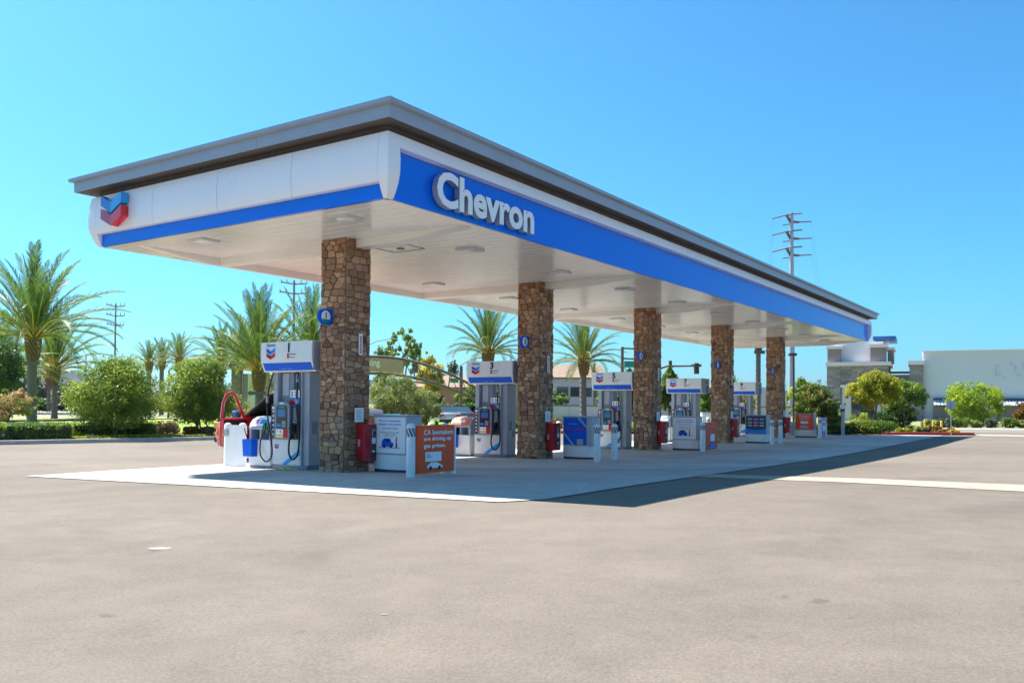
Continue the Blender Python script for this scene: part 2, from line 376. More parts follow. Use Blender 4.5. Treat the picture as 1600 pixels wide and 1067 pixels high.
def emblem(w, depth, parent, x, y, z, glossy=False):
    """two stacked V bands, blue over red, facing -y; z = bottom point"""
    h = w * .29; dr = w * .24; gap = w * .08; b = MB()
    def half(x0, x1, z0, z1, mi): b.prism([(x0, z0), (x1, z1), (x1, z1 + h), (x0, z0 + h)], 'y', y - depth, y, mi)
    for lev, (ml, mr) in enumerate(((3, 2), (1, 0))):
        zz = z + lev * (h + gap)
        half(x - w / 2, x, zz + dr, zz, ml); half(x, x + w / 2, zz, zz + dr, mr)
    return b.obj('emblem', [M['bluelite'], M['blueprint'], M['red'], M['reddark']], parent)

# ------------------------------------------------------------------ ground
def sheet(name, poly, dz, mt, step=1.0, parent=None, kind='structure', thick=0.0, label=None):
    """sheet following the ground inside a polygon given in (a,b)"""
    bm = bmesh.new(); vs = [bm.verts.new((a, b, 0)) for a, b in poly]; bm.faces.new(vs)
    A = [p[0] for p in poly]; B = [p[1] for p in poly]
    for i in range(int(math.floor(min(A) / step)) + 1, int(math.ceil(max(A) / step))):
        bmesh.ops.bisect_plane(bm, geom=bm.verts[:] + bm.edges[:] + bm.faces[:], plane_co=(i * step, 0, 0), plane_no=(1, 0, 0))
    for i in range(int(math.floor(min(B) / step)) + 1, int(math.ceil(max(B) / step))):
        bmesh.ops.bisect_plane(bm, geom=bm.verts[:] + bm.edges[:] + bm.faces[:], plane_co=(0, i * step, 0), plane_no=(0, 1, 0))
    for v in bm.verts:
        a, b = v.co.x, v.co.y; v.co = P(a, b, G(a, b) + dz)
    if thick > 0:
        r = bmesh.ops.extrude_face_region(bm, geom=bm.faces[:])
        for v in [e for e in r['geom'] if isinstance(e, bmesh.types.BMVert)]: v.co.z -= thick
    bmesh.ops.recalc_face_normals(bm, faces=bm.faces)
    me = bpy.data.meshes.new(name); bm.to_mesh(me); bm.free(); me.materials.append(mt)
    if thick <= 0 and me.polygons and me.polygons[0].normal.z < 0: me.flip_normals()
    o = bpy.data.objects.new(name, me); C.objects.link(o)
    if parent: o.parent = parent
    if kind: o['kind'] = kind
    if label: o['label'] = label
    return o
def ground():
    ga = [-3000, -1000, -300, -100, -50] + list(range(-30, 66, 1)) + [75, 90, 120, 180, 300, 700, 1500, 4000]
    gb = [-3000, -1000, -300, -120, -60, -35, -22] + list(range(-15, 31, 1)) + [36, 45, 60, 90, 150, 300, 700, 1500, 4000]
    vs = [P(a, b, G(a, b)) for a in ga for b in gb]; nb = len(gb)
    fs = [(i * nb + j, (i + 1) * nb + j, (i + 1) * nb + j + 1, i * nb + j + 1) for i in range(len(ga) - 1) for j in range(nb - 1)]
    b = MB(); b.add(vs, fs); o = b.obj('ground', M['asphalt'], fix=False); o['kind'] = 'structure'
    if o.data.polygons[0].normal.z < 0: o.data.flip_normals()
ground()
# concrete pad under the canopy, cast in separate slabs
pad = bpy.data.objects.new('concrete_pad', None); C.objects.link(pad); pad['kind'] = 'structure'
def front_a(b): return -.93 + (b + 2.92) * (-.93 / 10.8)
PADR = -3.28
bs = [PADR, 0.3, 3.9, 7.75]
def slab(poly):
    b = MB(); sheet('concrete_slab', poly, .012, M['concrete'], 1.0, pad, None)
gj = .010
al = [-1.0, 2.75, 6.4, 10.05, 13.7, 17.35, 21.0, 24.65, 28.3, 31.95, 35.6, 38.4]
for i in range(len(al) - 1):
    for j in range(3):
        a0, a1, b0, b1 = al[i] + gj, al[i + 1] - gj, bs[j] + gj, bs[j + 1] - gj
        if i == 0:
            if j == 0: slab([(a1, b0), (a1, b1), (front_a(b1), b1), (front_a(-2.92), -2.92), (-.283, b0)])
            else: slab([(front_a(b0), b0), (a1, b0), (a1, b1), (front_a(b1), b1)])
        else: slab([(a0, b0), (a1, b0), (a1, b1), (a0, b1)])
# gutter strip running off to the right
for k in range(7):
    b1 = PADR - .01 - k * 3.6; b0 = b1 - 3.59
    fa = lambda b, o: o[0] + (b + 3.28) / (-5.3) * o[1]
    lo, hi = (5.10, .22), (6.02, .95)
    sheet('gutter_slab', [(fa(b0, lo), b0), (fa(b0, hi), b0), (fa(b1, hi), b1), (fa(b1, lo), b1)], .008, M['strip'], 2.0, pad, None)
# kerbs and planting beds
def kerb(name, pts, w, h, mt, base=.0):
    root = bpy.data.objects.new(name, None); C.objects.link(root); root['kind'] = 'structure'
    for (a0, b0), (a1, b1) in zip(pts[:-1], pts[1:]):
        L = math.hypot(a1 - a0, b1 - b0); n = max(1, int(L / 3.0)); da, db = (a1 - a0) / L, (b1 - b0) / L
        nx, ny = -db, da
        for i in range(n):
            s0, s1 = L * i / n + .004, L * (i + 1) / n - .004
            q = [(a0 + da * s + nx * o, b0 + db * s + ny * o) for s, o in ((s0, 0), (s1, 0), (s1, w), (s0, w))]
            vs = [P(a, b, G(a, b) - .05) for a, b in q] + [P(a + (-nx if 0 else 0), b, G(a, b) + h - (.0)) for a, b in q]
            c = MB(); c.add(vs, [(0, 3, 2, 1), (4, 5, 6, 7), (0, 1, 5, 4), (1, 2, 6, 5), (2, 3, 7, 6), (3, 0, 4, 7)])
            o = c.obj('kerb_stone', mt, root)
            bv = o.modifiers.new('b', 'BEVEL'); bv.width = .02; bv.segments = 2
    return root
KB = 21.75
kerb('left_kerb', [(-28, KB), (34, KB), (36, KB - 1)], .16, .15, M['kerb'])
red_pts = [(28.7, 17.2), (31.7, 14.6), (34.4, 11.6), (36.6, 7.5), (37.5, 4.0), (38.1, 1.7), (38.5, -1.2), (39.0, -4.6)]
kerb('red_kerb', red_pts[::-1], -.16, .15, M['redpaint'])
bed_left = sheet('planting_bed', [(-28, KB + .16), (34, KB + .16), (34, KB + 7), (-28, KB + 7)], .10, M['soil'], 4.0)
sheet('lawn', [(-28, KB + 7), (60, KB + 7), (60, KB + 38), (-28, KB + 38)], .04, M['lawn'], 8.0)
sheet('meadow', [(-400, KB + 38.1), (600, KB + 38.1), (600, 600), (-400, 600)], .03, M['drygrass'], 100.0)
sheet('far_field', [(90.2, -500), (600, -500), (600, 20), (90.2, 20)], .03, M['drygrass'], 100.0)
bed_right = sheet('shrub_bed', [(a + .15, b + .02) for a, b in red_pts] + [(41.5, -4.3), (43.5, 1.5), (43, 9), (40, 15), (33, 20), (28, 20)], .11, M['soil'], 4.0)
sheet('access_road', [(44, -60), (44, 24), (52, 26), (52, -60)], .010, M['road'], 6.0)
sheet('pale_pavement', [(52.3, -60), (52.3, 28), (57.5, 28), (57.5, -60)], .03, M['strip'], 8.0)
sheet('kerbside_strip', [(38.45, -60), (38.45, -3.3), (38.8, -4.6), (40.6, -4.7), (40.6, -60)], .014, M['strip'], 8.0)
sheet('verge', [(58.2, -60), (58.2, 28), (90, 28), (90, -60)], .05, M['drygrass'], 10.0)
sheet('boulevard', [(27, 24), (36.5, 22.5), (110, 22.5), (110, 46), (27, 46)], .016, M['road'], 10.0)

# ------------------------------------------------------------------ canopy
HB, ZT = 4.80, 5.856
prof = [(.11, 5.856), (.14, 5.70), (.16, 5.45), (.155, 5.22), (.125, 5.07), (.075, 4.94), (.02, 4.82), (.0, 4.80)]
def off_at(z):
    zs = [p[1] for p in prof][::-1]; os_ = [p[0] for p in prof][::-1]
    return float(np.interp(z, zs, os_))
canopy = thing('canopy', P(0, 0, 0), RZ, 'long white and blue filling station canopy with grey flat roof over five stone columns', 'canopy')
CI = Matrix.LocRotScale(canopy.location, canopy.rotation_euler, None).inverted()
def cloc(a, b, z): return (-b, a, z)       # canopy local coordinates
def sweep(name, pr, st, mt, close_in=None, parent=canopy, smooth=True, **k):
    """pr: [(offset,z)] closed loop ; st: station functions o -> (a,b)"""
    b = MB(); n = len(pr); vs = []
    for f in st:
        for o, z in pr: vs.append(cloc(*f(o), z))
    fs = []
    for i in range(len(st) - 1):
        for j in range(n):
            j2 = (j + 1) % n; fs.append((i * n + j, i * n + j2, (i + 1) * n + j2, (i + 1) * n + j))
    fs += [tuple(range(n)), tuple(reversed(range((len(st) - 1) * n, len(st) * n)))]
    b.add(vs, fs); return b.obj(name, mt, parent, smooth=smooth, **k)
def sA(a): return lambda o: (a, -o)        # station on the long front side
def sB(b): return lambda o: (-o, b)        # station on the short near side
cn = lambda o: (-o, -o); cl = lambda o: (-o, CW + o); cf = lambda o: (CL + o, -o); cbk = lambda o: (CL + o, CW + o)
sBf = lambda b: (lambda o: (CL + o, b)); sAb = lambda a: (lambda o: (a, CW + o))
full = prof + [(-.12, 4.80), (-.12, 5.856)]
def cutp(z0, z1, back=-.10):
    zs = [z1] + [p[1] for p in prof if z0 < p[1] < z1] + [z0]
    return [(off_at(z), z) for z in zs] + [(back, z0), (back, z1)]
# corner posts
sweep('corner_panel', full, [sA(.14), cn, sB(.075)], M['fwhite'])
sweep('corner_panel', full, [sB(CW - .12), cl, sAb(.14)], M['fwhite'])
sweep('corner_panel', full, [sA(CL - .12), cf, sBf(.10)], M['fwhite'])
sweep('corner_panel', full, [sBf(CW - .1), cbk, sAb(CL - .14)], M['fwhite'])
# near short side: curved white panels over the blue band
up = cutp(5.055, 5.856)
nb_ = 4; w_ = (CW - .195) / nb_
for i in range(nb_): sweep('curved_white_panel', up, [sB(.075 + i * w_ + .006), sB(.075 + (i + 1) * w_ - .006)], M['fwhite'])
sweep('blue_band', [(.0, 4.80), (.0, 5.10), (-.08, 5.10), (-.08, 4.80)], [sB(.079), sB(CW - .124)], M['blue'], smooth=False)
# far short side
sweep('curved_white_panel', up, [sBf(.104), sBf(CW - .104)], M['fwhite'])
sweep('blue_band', [(.0, 4.80), (.0, 5.10), (-.08, 5.10), (-.08, 4.80)], [sBf(.104), sBf(CW - .104)], M['blue'], smooth=False)
# long front side: white header band and the blue board set back
hd = cutp(5.632, 5.856, -.07)
nseg = 12; w_ = (CL - .26) / nseg
for i in range(nseg): sweep('white_header_band', hd, [sA(.14 + i * w_ + .003), sA(.14 + (i + 1) * w_ - .003)], M['fwhite'])
sweep('blue_board', [(-.02, 4.80), (-.02, 5.66), (-.06, 5.66), (-.06, 4.80)], [sA(.144), sA(CL - .124)], M['blue'], smooth=False)
sweep('white_back_band', [(.12, 4.84), (.12, 5.856), (-.05, 5.856), (-.05, 4.84)], [sAb(.144), sAb(CL - .144)], M['fwhite'], smooth=False)
# roof: recess wall, soffit, grey band in lengths, cap, deck
ring = [cn, cf, cbk, cl, cn]
def ringsweep(name, pr, mt, **k):
    b = MB(); n = len(pr); vs = []
    for f in ring[:4]:
        for o, z in pr: vs.append(cloc(*f(o), z))
    fs = [(i * n + j, i * n + (j + 1) % n, ((i + 1) % 4) * n + (j + 1) % n, ((i + 1) % 4) * n + j) for i in range(4) for j in range(n)]
    b.add(vs, fs); return b.obj(name, mt, canopy, **k)
ringsweep('recess_wall', [(.0, 5.86), (.0, 5.99), (-.1, 5.99), (-.1, 5.86)], M['darkbrown'])
ringsweep('roof_soffit', [(-.15, 5.992), (.345, 5.982), (.345, 6.17), (-.15, 6.17)], M['darkbrown'])
b = MB(); b.box(-CW, 0, 0, CL, 6.10, 6.168); b.obj('roof_deck', M['roofgrey'], canopy)
def bandpieces(name, pr, mt, seg):
    def run(st0, st1, f, lo, hi):
        n = max(1, round((hi - lo) / seg)); w = (hi - lo) / n
        for i in range(n):
            s0 = st0 if i == 0 else f(lo + i * w + .004)
            s1 = st1 if i == n - 1 else f(lo + (i + 1) * w - .004)
            sweep(name, pr, [s0, s1], mt, smooth=False)
    run(cn, cf, sA, 0, CL); run(cn, cl, sB, 0, CW); run(cf, cbk, sBf, 0, CW); run(cl, cbk, sAb, 0, CL)
bandpieces('grey_roof_band', [(.369, 5.969), (.369, 6.176), (.347, 6.176), (.347, 5.969)], M['roofgrey'], 3.05)
bandpieces('roof_cap', [(.455, 6.19), (.455, 6.255), (.30, 6.255), (.30, 6.178), (.385, 6.178)], M['roofgrey'], 3.05)
# soffit boards (run across the canopy, about three pixels deep each): one part
b = MB(); a = .07; gv = .305
while a < CL - .1:
    a2 = min(a + gv - .012, CL - .07)
    z0, z1 = 4.800, 4.824
    b.add([cloc(a, .05, z1), cloc(a + .008, .05, z0), cloc(a2 - .008, .05, z0), cloc(a2, .05, z1), cloc(a, CW - .05, z1), cloc(a + .008, CW - .05, z0), cloc(a2 - .008, CW - .05, z0), cloc(a2, CW - .05, z1)],
          [(0, 1, 5, 4), (1, 2, 6, 5), (2, 3, 7, 6)])
    a += gv
b.box(-CW + .05, -.05, .05, CL - .05, 4.826, 4.84)
o = b.obj('ceiling_boards', M['deck'], canopy, fix=False); o['kind'] = 'stuff'
bm = bmesh.new(); bm.from_mesh(o.data); bmesh.ops.recalc_face_normals(bm, faces=bm.faces); bm.to_mesh(o.data); bm.free()
for ca in COLA + [CL - .55]:
    a0, a1 = ca + .25, ca + .56
    if ca > 33: a0, a1 = CL - .5, CL - .3
    b = MB(); pr = [(-.25, 4.799), (-.25, 4.79), (-1.9, 4.63), (-7.36, 4.63), (-7.36, 4.799)]
    b.prism(pr, 'y', a0, a1); b.obj('cross_beam', M['beam'], canopy)
b = MB(); b.prism([(.35, 4.79), (2.0, 4.63), (CL - 2.0, 4.63), (CL - .6, 4.76), (CL - .6, 4.799), (.35, 4.799)], 'x', -7.50, -7.365); b.obj('edge_beam', M['beam'], canopy)
# access hatch
b = MB()
for (x0, x1, y0, y1) in ((-3.35, -2.45, 3.3, 3.315), (-3.35, -2.45, 3.9, 3.915), (-3.35, -3.335, 3.315, 3.9), (-2.465, -2.45, 3.315, 3.9)): b.box(x0, x1, y0, y1, 4.790, 4.799)
b.box(-2.95, -2.82, 3.55, 3.67, 4.775, 4.799); b.obj('access_hatch', M['metalgrey'], canopy)
# lettering and emblem
lt = thing('sign_letters', P(0, -.021, 0), RN, 'raised white company lettering on the blue canopy board', 'sign')
text('Chevron', 3.14, .64, 1.12, -.0, 4.885, M['letter'], lt, 'lettering', bold=.034, depth=.12, align='l', mats2=M['letterside'])
em = thing('emblem_sign', P(-.163, 7.44, 5.11), RZ, 'glossy blue and red double chevron emblem on the left end of the canopy', 'sign')
e_ = emblem(.74, .17, em, 0, 0, 0)
g1 = mat('gloss_cyan', (.02, .36, .82), .12, var=0, coat=.4); g2 = mat('gloss_blue', (.01, .14, .55), .12, var=0, coat=.4); g3 = mat('gloss_red', (.72, .006, .03), .12, var=0, coat=.4); g4 = mat('gloss_dark_red', (.42, .004, .02), .12, var=0, coat=.4)
for i_, q in enumerate((g1, g2, g3, g4)): e_.data.materials[i_] = q
# canopy lamps
b = MB(); n = 20
b.tube([(0, 0, 0), (0, 0, -.03), (0, 0, -.055)], [.24, .24, .17], n); hous = b
k = 0
ORD = ['first', 'second', 'third', 'fourth', 'fifth', 'sixth', 'seventh', 'eighth', 'ninth', 'tenth']
proto = None
for row, bb in (('lettered', 1.64), ('far', 5.72)):
    for i in range(10):
        a = .70 + 3.76 * i
        lab = f'white canopy lamp, {ORD[i]} from the emblem end in the row near the {"lettered front" if row == "lettered" else "rear edge"}'
        if proto is None:
            t = thing('canopy_lamp', P(a, bb, 4.799), RZ, lab, 'lamp', 'lamps under the canopy')
            hb = MB(); hb.box(-.23, .23, -.23, .23, -.045, 0, bev=.03); hb.obj('housing', M['fixture'], t)
            lb = MB(); lb.tube([(0, 0, -.0455), (0, 0, -.062), (0, 0, -.075)], [.17, .15, .08], 18); lb.obj('lens', M['lens'], t, smooth=True)
            proto = t
        else:
            t = copy_tree(proto); t.location = P(a, bb, 4.799); t['label'] = lab

# ------------------------------------------------------------------ stone columns
def clip(poly, p, n):
    out = []
    for i in range(len(poly)):
        a, b = poly[i], poly[(i + 1) % len(poly)]
        da = (a[0] - p[0]) * n[0] + (a[1] - p[1]) * n[1]; db = (b[0] - p[0]) * n[0] + (b[1] - p[1]) * n[1]
        if da <= 0: out.append(a)
        if da * db < 0:
            t = da / (da - db); out.append((a[0] + (b[0] - a[0]) * t, a[1] + (b[1] - a[1]) * t))
    return out
def stone_layout(W, H, cw, chh, rg):
    seeds = []; z = 0; row = 0
    while z < H:
        h = chh * rg.uniform(.7, 1.35); x = -rg.uniform(0, cw)
        while x < W:
            w = cw * rg.uniform(.55, 1.5)
            if rg.random() < .25 and w > .12:
                seeds.append((x + w * .5, z + h * .28)); seeds.append((x + w * (.5 + rg.uniform(-.2, .2)), z + h * .78))
            else: seeds.append((x + w / 2 + rg.uniform(-.02, .02), z + h * .5 + rg.uniform(-.03, .03)))
            x += w
        z += h; row += 1
    cells = []
    for i, s in enumerate(seeds):
        poly = [(0, 0), (W, 0), (W, H), (0, H)]
        near = sorted((q for j, q in enumerate(seeds) if j != i and abs(q[0] - s[0]) < .5 and abs(q[1] - s[1]) < .5), key=lambda q: (q[0] - s[0]) ** 2 + (q[1] - s[1]) ** 2)[:14]
        for q in near:
            mp_ = ((s[0] + q[0]) / 2, (s[1] + q[1]) / 2); d = (q[0] - s[0], q[1] - s[1])
            if abs(d[0]) > 1.6 * abs(d[1]): d = (d[0], d[1] * .35)
            elif abs(d[1]) > 1.1 * abs(d[0]): d = (d[0] * .25, d[1])
            L = math.hypot(*d); poly = clip(poly, mp_, (d[0] / L, d[1] / L))
            if len(poly) < 3: break
        if len(poly) < 3: continue
        ar = abs(sum(poly[k][0] * poly[(k + 1) % len(poly)][1] - poly[(k + 1) % len(poly)][0] * poly[k][1] for k in range(len(poly)))) / 2
        if ar > .0022: cells.append(poly)
    return cells
def stone_geo(poly, rg):
    cx = sum(p[0] for p in poly) / len(poly); cz = sum(p[1] for p in poly) / len(poly)
    def inset(d):
        out = []
        for x, z in poly:
            dx, dz = x - cx, z - cz; L = math.hypot(dx, dz) + 1e-6; k = max(.1, (L - d * 1.25) / L)
            out.append((cx + dx * k, cz + dz * k))
        return out
    dep = rg.uniform(.018, .045)
    r0, r1, r2 = inset(.006), inset(.008), inset(.020)
    tx, tz = rg.uniform(-.05, .05), rg.uniform(-.05, .05)
    vs = [(x, -.002, z) for x, z in r0] + [(x, -dep * .72, z) for x, z in r1] + [(x, -dep + (x - cx) * tx + (z - cz) * tz, z) for x, z in r2]
    n = len(poly)
    fs = [(i, (i + 1) % n, n + (i + 1) % n, n + i) for i in range(n)] + [(n + i, n + (i + 1) % n, 2 * n + (i + 1) % n, 2 * n + i) for i in range(n)] + [tuple(range(2 * n, 3 * n))]
    return vs, fs
PL = ['first (nearest)', 'second', 'third', 'fourth', 'fifth (farthest)']
def column(ci):
    a0 = COLA[ci]; zc = G(a0 + .36, CB + .36); H = 4.80 - zc; rg = random.Random(100 + ci)
    num = (1, 3, 5, 7, 9)[ci]
    t = thing('stone_column', P(a0 + CS / 2, CB + CS / 2, zc), RZ, f'{PL[ci]} square stone-clad canopy column, with the {num} flag sign', 'column', 'stone columns under the canopy')
    hw = CS / 2 - .012
    core = MB(); core.box(-hw, hw, -hw, hw, -.10, H - .001); core.obj('mortar_core', M['greydark'], t)
    faces = [(-hw, -hw, 1, 0, True), (hw, -hw, 0, 1, True), (hw, hw, -1, 0, False), (-hw, hw, 0, -1, False)]
    cw, chh = (.20, .135)
    for (ox, oy, dx, dy, seen) in faces:
        cells = stone_layout(2 * hw, H - .004, cw if seen else .3, chh if seen else .22, rg)
        joined = MB()
        for poly in cells:
            vs, fs = stone_geo(poly, rg)
            # along = (dx,dy), outward normal = (dy,-dx)
            # clustered tones so that dark and light stones gather
            tn = min(1, max(0, rg.gauss(.42, .16)))
            if rg.random() < .08: tn = rg.uniform(.8, 1)
            w3 = [(ox + dx * x + dy * (-y), oy + dy * x - dx * (-y), z) for x, y, z in vs]
            if seen and ci < 3:
                s = MB(); s.add(w3, fs, 0, tn + .001); s.obj('stone', M['stone'], t, fix=False)
            else: joined.add(w3, fs, 0, tn + .001)
        if joined.v:
            o = joined.obj('stone_facing', M['stone'], t, fix=False); o['kind'] = 'stuff'
    return t, zc
cols = [column(i) for i in range(5)]
# things fixed to the columns
for ci in range(5):
    a0 = COLA[ci]; zc = cols[ci][1]; num = str((1, 3, 5, 7, 9)[ci])
    # flag sign standing out from the near face, read from the lettered side
    t = thing('flag_sign', P(a0 - .02, CB + .36, 3.18 + (zc * .4)), RN, f'small blue flag sign numbered {num} on the {PL[ci]} stone column', 'sign', 'numbered flag signs on the columns')
    b = MB(); pts = [(-.02, -.16), (-.02, .16), (-.21, .16)] + [(-.23 + .17 * math.cos(R(q)), .16 * math.sin(R(q))) for q in range(100, 262, 16)] + [(-.21, -.16)]
    b.prism(pts, 'y', -.03, .03); b.obj('sign_board', M['blueprint'], t)
    b = MB(); b.prism([(-.21 + .125 * math.cos(R(q)), .0 + .125 * math.sin(R(q))) for q in range(0, 360, 20)], 'y', -.034, -.0305); b.obj('disc', M['whiteprint'], t)
    b = MB(); b.prism([(-.21 + .124 * math.cos(R(q)), .0 + .124 * math.sin(R(q))) for q in range(205, 336, 13)], 'y', -.037, -.0345); (b.obj('disc_foot', M['teal'], t) if ci == 0 else None)
    text(num, None, .125 if ci == 0 else .15, -.21, -.0375, -.035 if ci == 0 else -.075, M['numblack'], t, 'number', bold=.02, depth=.003)
    # fire extinguisher cabinet on the lettered side
    wb = .38
    t = thing('extinguisher_cabinet', P(a0 + .50, CB - .035, zc), RN, f'red fire extinguisher cabinet on the {PL[ci]} stone column', 'cabinet', 'extinguisher cabinets on the columns')
    b = MB(); b.box(-.19, .19, -.22, 0, .25, 1.0, bev=.012); b.obj('cabinet_box', M['redcab'], t)
    b = MB(); b.box(-.02, .15, -.229, -.2215, .30, .95); b.obj('door_glass', M['glass'], t)
    b = MB(); b.box(-.19, -.021, -.235, -.2215, .25, 1.0); b.box(.15, .19, -.235, -.2215, .25, 1.0); b.box(-.02, .149, -.235, -.2215, .25, .299); b.box(-.02, .149, -.235, -.2215, .951, 1.0); b.obj('door_frame', M['redcab'], t)
    b = MB(); b.box(.02, .13, -.2345, -.230, .60, .72); b.box(.03, .11, -.2345, -.230, .42, .46); b.obj('notice', M['whiteprint'], t)
    b = MB(); b.tube([(.04, -.236, .74), (.02, -.238, .82), (.06, -.238, .90), (.11, -.238, .86)], .013, 6); b.obj('hose_loop', M['lightgrey'], t)
    o = text('FIRE', None, .055, 0, 0, 0, M['whiteprint'], t, 'lettering', depth=.002, bold=.01)
    o.rotation_euler = (0, -math.pi / 2, -math.pi / 2); o.location = (-.192, -.10, .62)
    # paper notice above and narrow strip sign
    t = thing('paper_notice', P(a0 + .36, CB - .06, zc), RN, f'small white paper notice above the red cabinet on the {PL[ci]} stone column', 'notice', 'paper notices on the columns')
    b = MB(); b.box(-.125, .125, 0, .014, 1.04, 1.33); b.obj('sheet', M['whiteprint'], t)
    b = MB(); [b.box(-.09, .09 - (k % 2) * .03, -.002, -.0004, 1.28 - k * .03, 1.285 - k * .03 + .004) for k in range(7)]; b.obj('print', M['metalgrey'], t)
    t = thing('strip_sign', P(a0 + .38, CB - .06, zc), RN, f'narrow upright white and red strip sign on the {PL[ci]} stone column', 'sign', 'strip signs on the columns')
    b = MB(); b.box(-.052, .052, 0, .014, 2.42, 2.86); b.obj('strip', M['whiteprint'], t)
    b = MB(); [b.box(-.022, .022, -.002, -.0004, 2.46 + k * .052, 2.495 + k * .052) for k in range(7)]; b.obj('print', M['reddark'], t)

# ------------------------------------------------------------------ fuel pumps
def pump(num, full_left):
    t = thing('fuel_pump', (0, 0, 0), RZ, f'{PL[(num-1)//2]} white and grey fuel pump, header numbered {num}', 'fuel pump', 'fuel pumps in a row under the canopy')
    b = MB(); b.box(-.47, .66, .0, .54, .0, .10); b.obj('plinth', M['metalgrey'], t)
    b = MB(); b.box(-.45, .449, .0, .54, .101, .66, bev=.01); b.obj('lower_panel', M['white'], t)
    # blue swoosh on the lower panel
    b = MB(); b.prism([(-.13, .105), (.16, .30), (.445, .45), (.445, .33), (.20, .21), (.03, .105)], 'y', -.003, -.0006, 0)
    b.obj('swoosh', M['cyan'], t)
    emblem(.13, .003, t, -.29, -.0006, .44)
    b = MB(); b.box(-.45, -.315, .03, .51, .661, 2.10, bev=.008); b.obj('left_upright', M['lightgrey'], t)
    b = MB(); b.box(.452, .66, .05, .50, .101, 2.10, bev=.012); b.box(.452, .485, .0, .049, .101, 2.10); b.obj('right_upright', M['lightgrey'], t)
    b = MB(); b.box(-.314, .10, .12, .42, 1.40, 2.10); b.obj('upper_panel', M['metalgrey'], t)
    b = MB(); b.box(-.25, -.05, .112, .119, 1.60, 2.08); b.obj('panel_insert', M['lightgrey'], t)
    b = MB(); b.box(.6601, .664, .14, .30, .78, 1.05); b.box(.6601, .666, .30, .44, .60, .80); b.obj('side_plate', M['metalgrey'], t)
    # dispenser head
    b = MB(); b.box(-.44, .44, -.05, .50, .661, 1.40, bev=.02); b.obj('dispenser_head', M['slate'], t)
    arch = [(-.24, .665), (.24, .665), (.24, 1.36), (.20, 1.43), (.12, 1.465), (-.12, 1.465), (-.20, 1.43), (-.24, 1.36)]
    b = MB(); b.prism(arch, 'y', -.12, -.051); b.obj('console', M['metalgrey'], t)
    inner = [(-.17, .80), (.17, .80), (.17, 1.34), (.13, 1.39), (-.13, 1.39), (-.17, 1.34)]
    b = MB(); b.prism(inner, 'y', -.126, -.121); b.obj('console_glass', M['screen'], t)
    b = MB(); b.box(-.12, .12, -.130, -.127, 1.14, 1.30); b.obj('screen', M['screenblue'], t)
    b = MB(); b.box(-.09, .09, -.130, -.127, 1.33, 1.37); b.obj('display', M['teal'], t)
    b = MB(); b.box(-.06, .06, -.123, -.1205, 1.42, 1.45); b.obj('top_badge', M['whiteprint'], t)
    b = MB(); b.box(-.17, .05, -.128, -.1205, .70, .88); b.obj('price_plate', M['whiteprint'], t)
    b = MB(); b.box(.055, .17, -.128, -.1205, .70, .88); b.obj('red_plate', M['red'], t)
    for q in range(3): b = MB(); b.box(-.155 + q * .07, -.105 + q * .07, -.136, -.1285, .715, .765, bev=.006); b.obj('grade_button', M['yellow'], t)
    for q in range(2): text('79'[q] if num > 1 else '78'[q], None, .06, -.12 + q * .09, -.1285, .80, M['numblack'], t, 'number', depth=.002)
    b = MB()
    for r_ in range(4):
        for c_ in range(3): b.box(.02 + c_ * .042, .05 + c_ * .042, -.134, -.127, .92 + r_ * .036, .945 + r_ * .036)
    b.obj('keypad', M['lightgrey'], t)['kind'] = 'stuff'
    b = MB(); b.box(-.15, -.02, -.132, -.127, .93, .99); b.obj('card_slot', M['bluelite'], t)
    b = MB()
    for r_ in range(6): b.box(-.37, -.33, -.056, -.0505, .74 + r_ * .10, .78 + r_ * .10)
    b.box(-.39, -.31, -.056, -.0505, 1.31, 1.36); b.obj('sticker_row', M['whiteprint'], t)['kind'] = 'stuff'
    b = MB()
    for r_ in range(6):
        for c_ in range(2): b.box(.29 + c_ * .06, .335 + c_ * .06, -.054, -.0505, 1.02 + r_ * .055, 1.05 + r_ * .055)
    b.obj('notice_print', M['lightgrey'], t)['kind'] = 'stuff'
    b = MB(); b.box(.27, .42, -.075, -.051, .67, 1.00, bev=.01); b.obj('nozzle_boot', M['black'], t)
    # price topper
    b = MB(); b.box(.10, .44, .0, .03, 1.42, 1.74); b.obj('price_sign', M['dark'], t)
    b = MB(); b.box(.12, .42, -.006, -.0006, 1.56, 1.72); b.obj('price_face', M['whiteprint'], t)
    text('2', None, .10, .18, -.0066, 1.59, M['numblack'], t, 'number', bold=.02); text('3', None, .10, .30, -.0066, 1.59, M['numblack'], t, 'number', bold=.02)
    b = MB(); b.box(.12, .42, -.006, -.0006, 1.44, 1.555); b.obj('price_banner', M['bluelite'], t)
    b = MB(); b.prism([(.12, 1.44), (.30, 1.44), (.20, 1.53), (.12, 1.50)], 'y', -.009, -.0065); b.obj('banner_stripe', M['red'], t)
    # nozzle and hose, right
    def nozzle(x, mt):
        b = MB(); b.tube([(x, -.13, 1.02), (x, -.12, .92), (x + .01, -.09, .80)], [.030, .036, .026], 8); b.box(x - .022, x + .022, -.185, -.10, .86, 1.00, bev=.008)
        o = b.obj('nozzle', mt, t); b = MB(); b.tube([(x, -.18, .98), (x, -.22, .90), (x, -.17, .80)], .010, 6); b.obj('trigger', M['black'], o)
        b = MB(); b.tube([(x, -.12, 1.01), (x, -.09, 1.06), (x, -.06, 1.09)], .012, 6); b.obj('spout', M['steel'], o)
    nozzle(.345, M['black'])
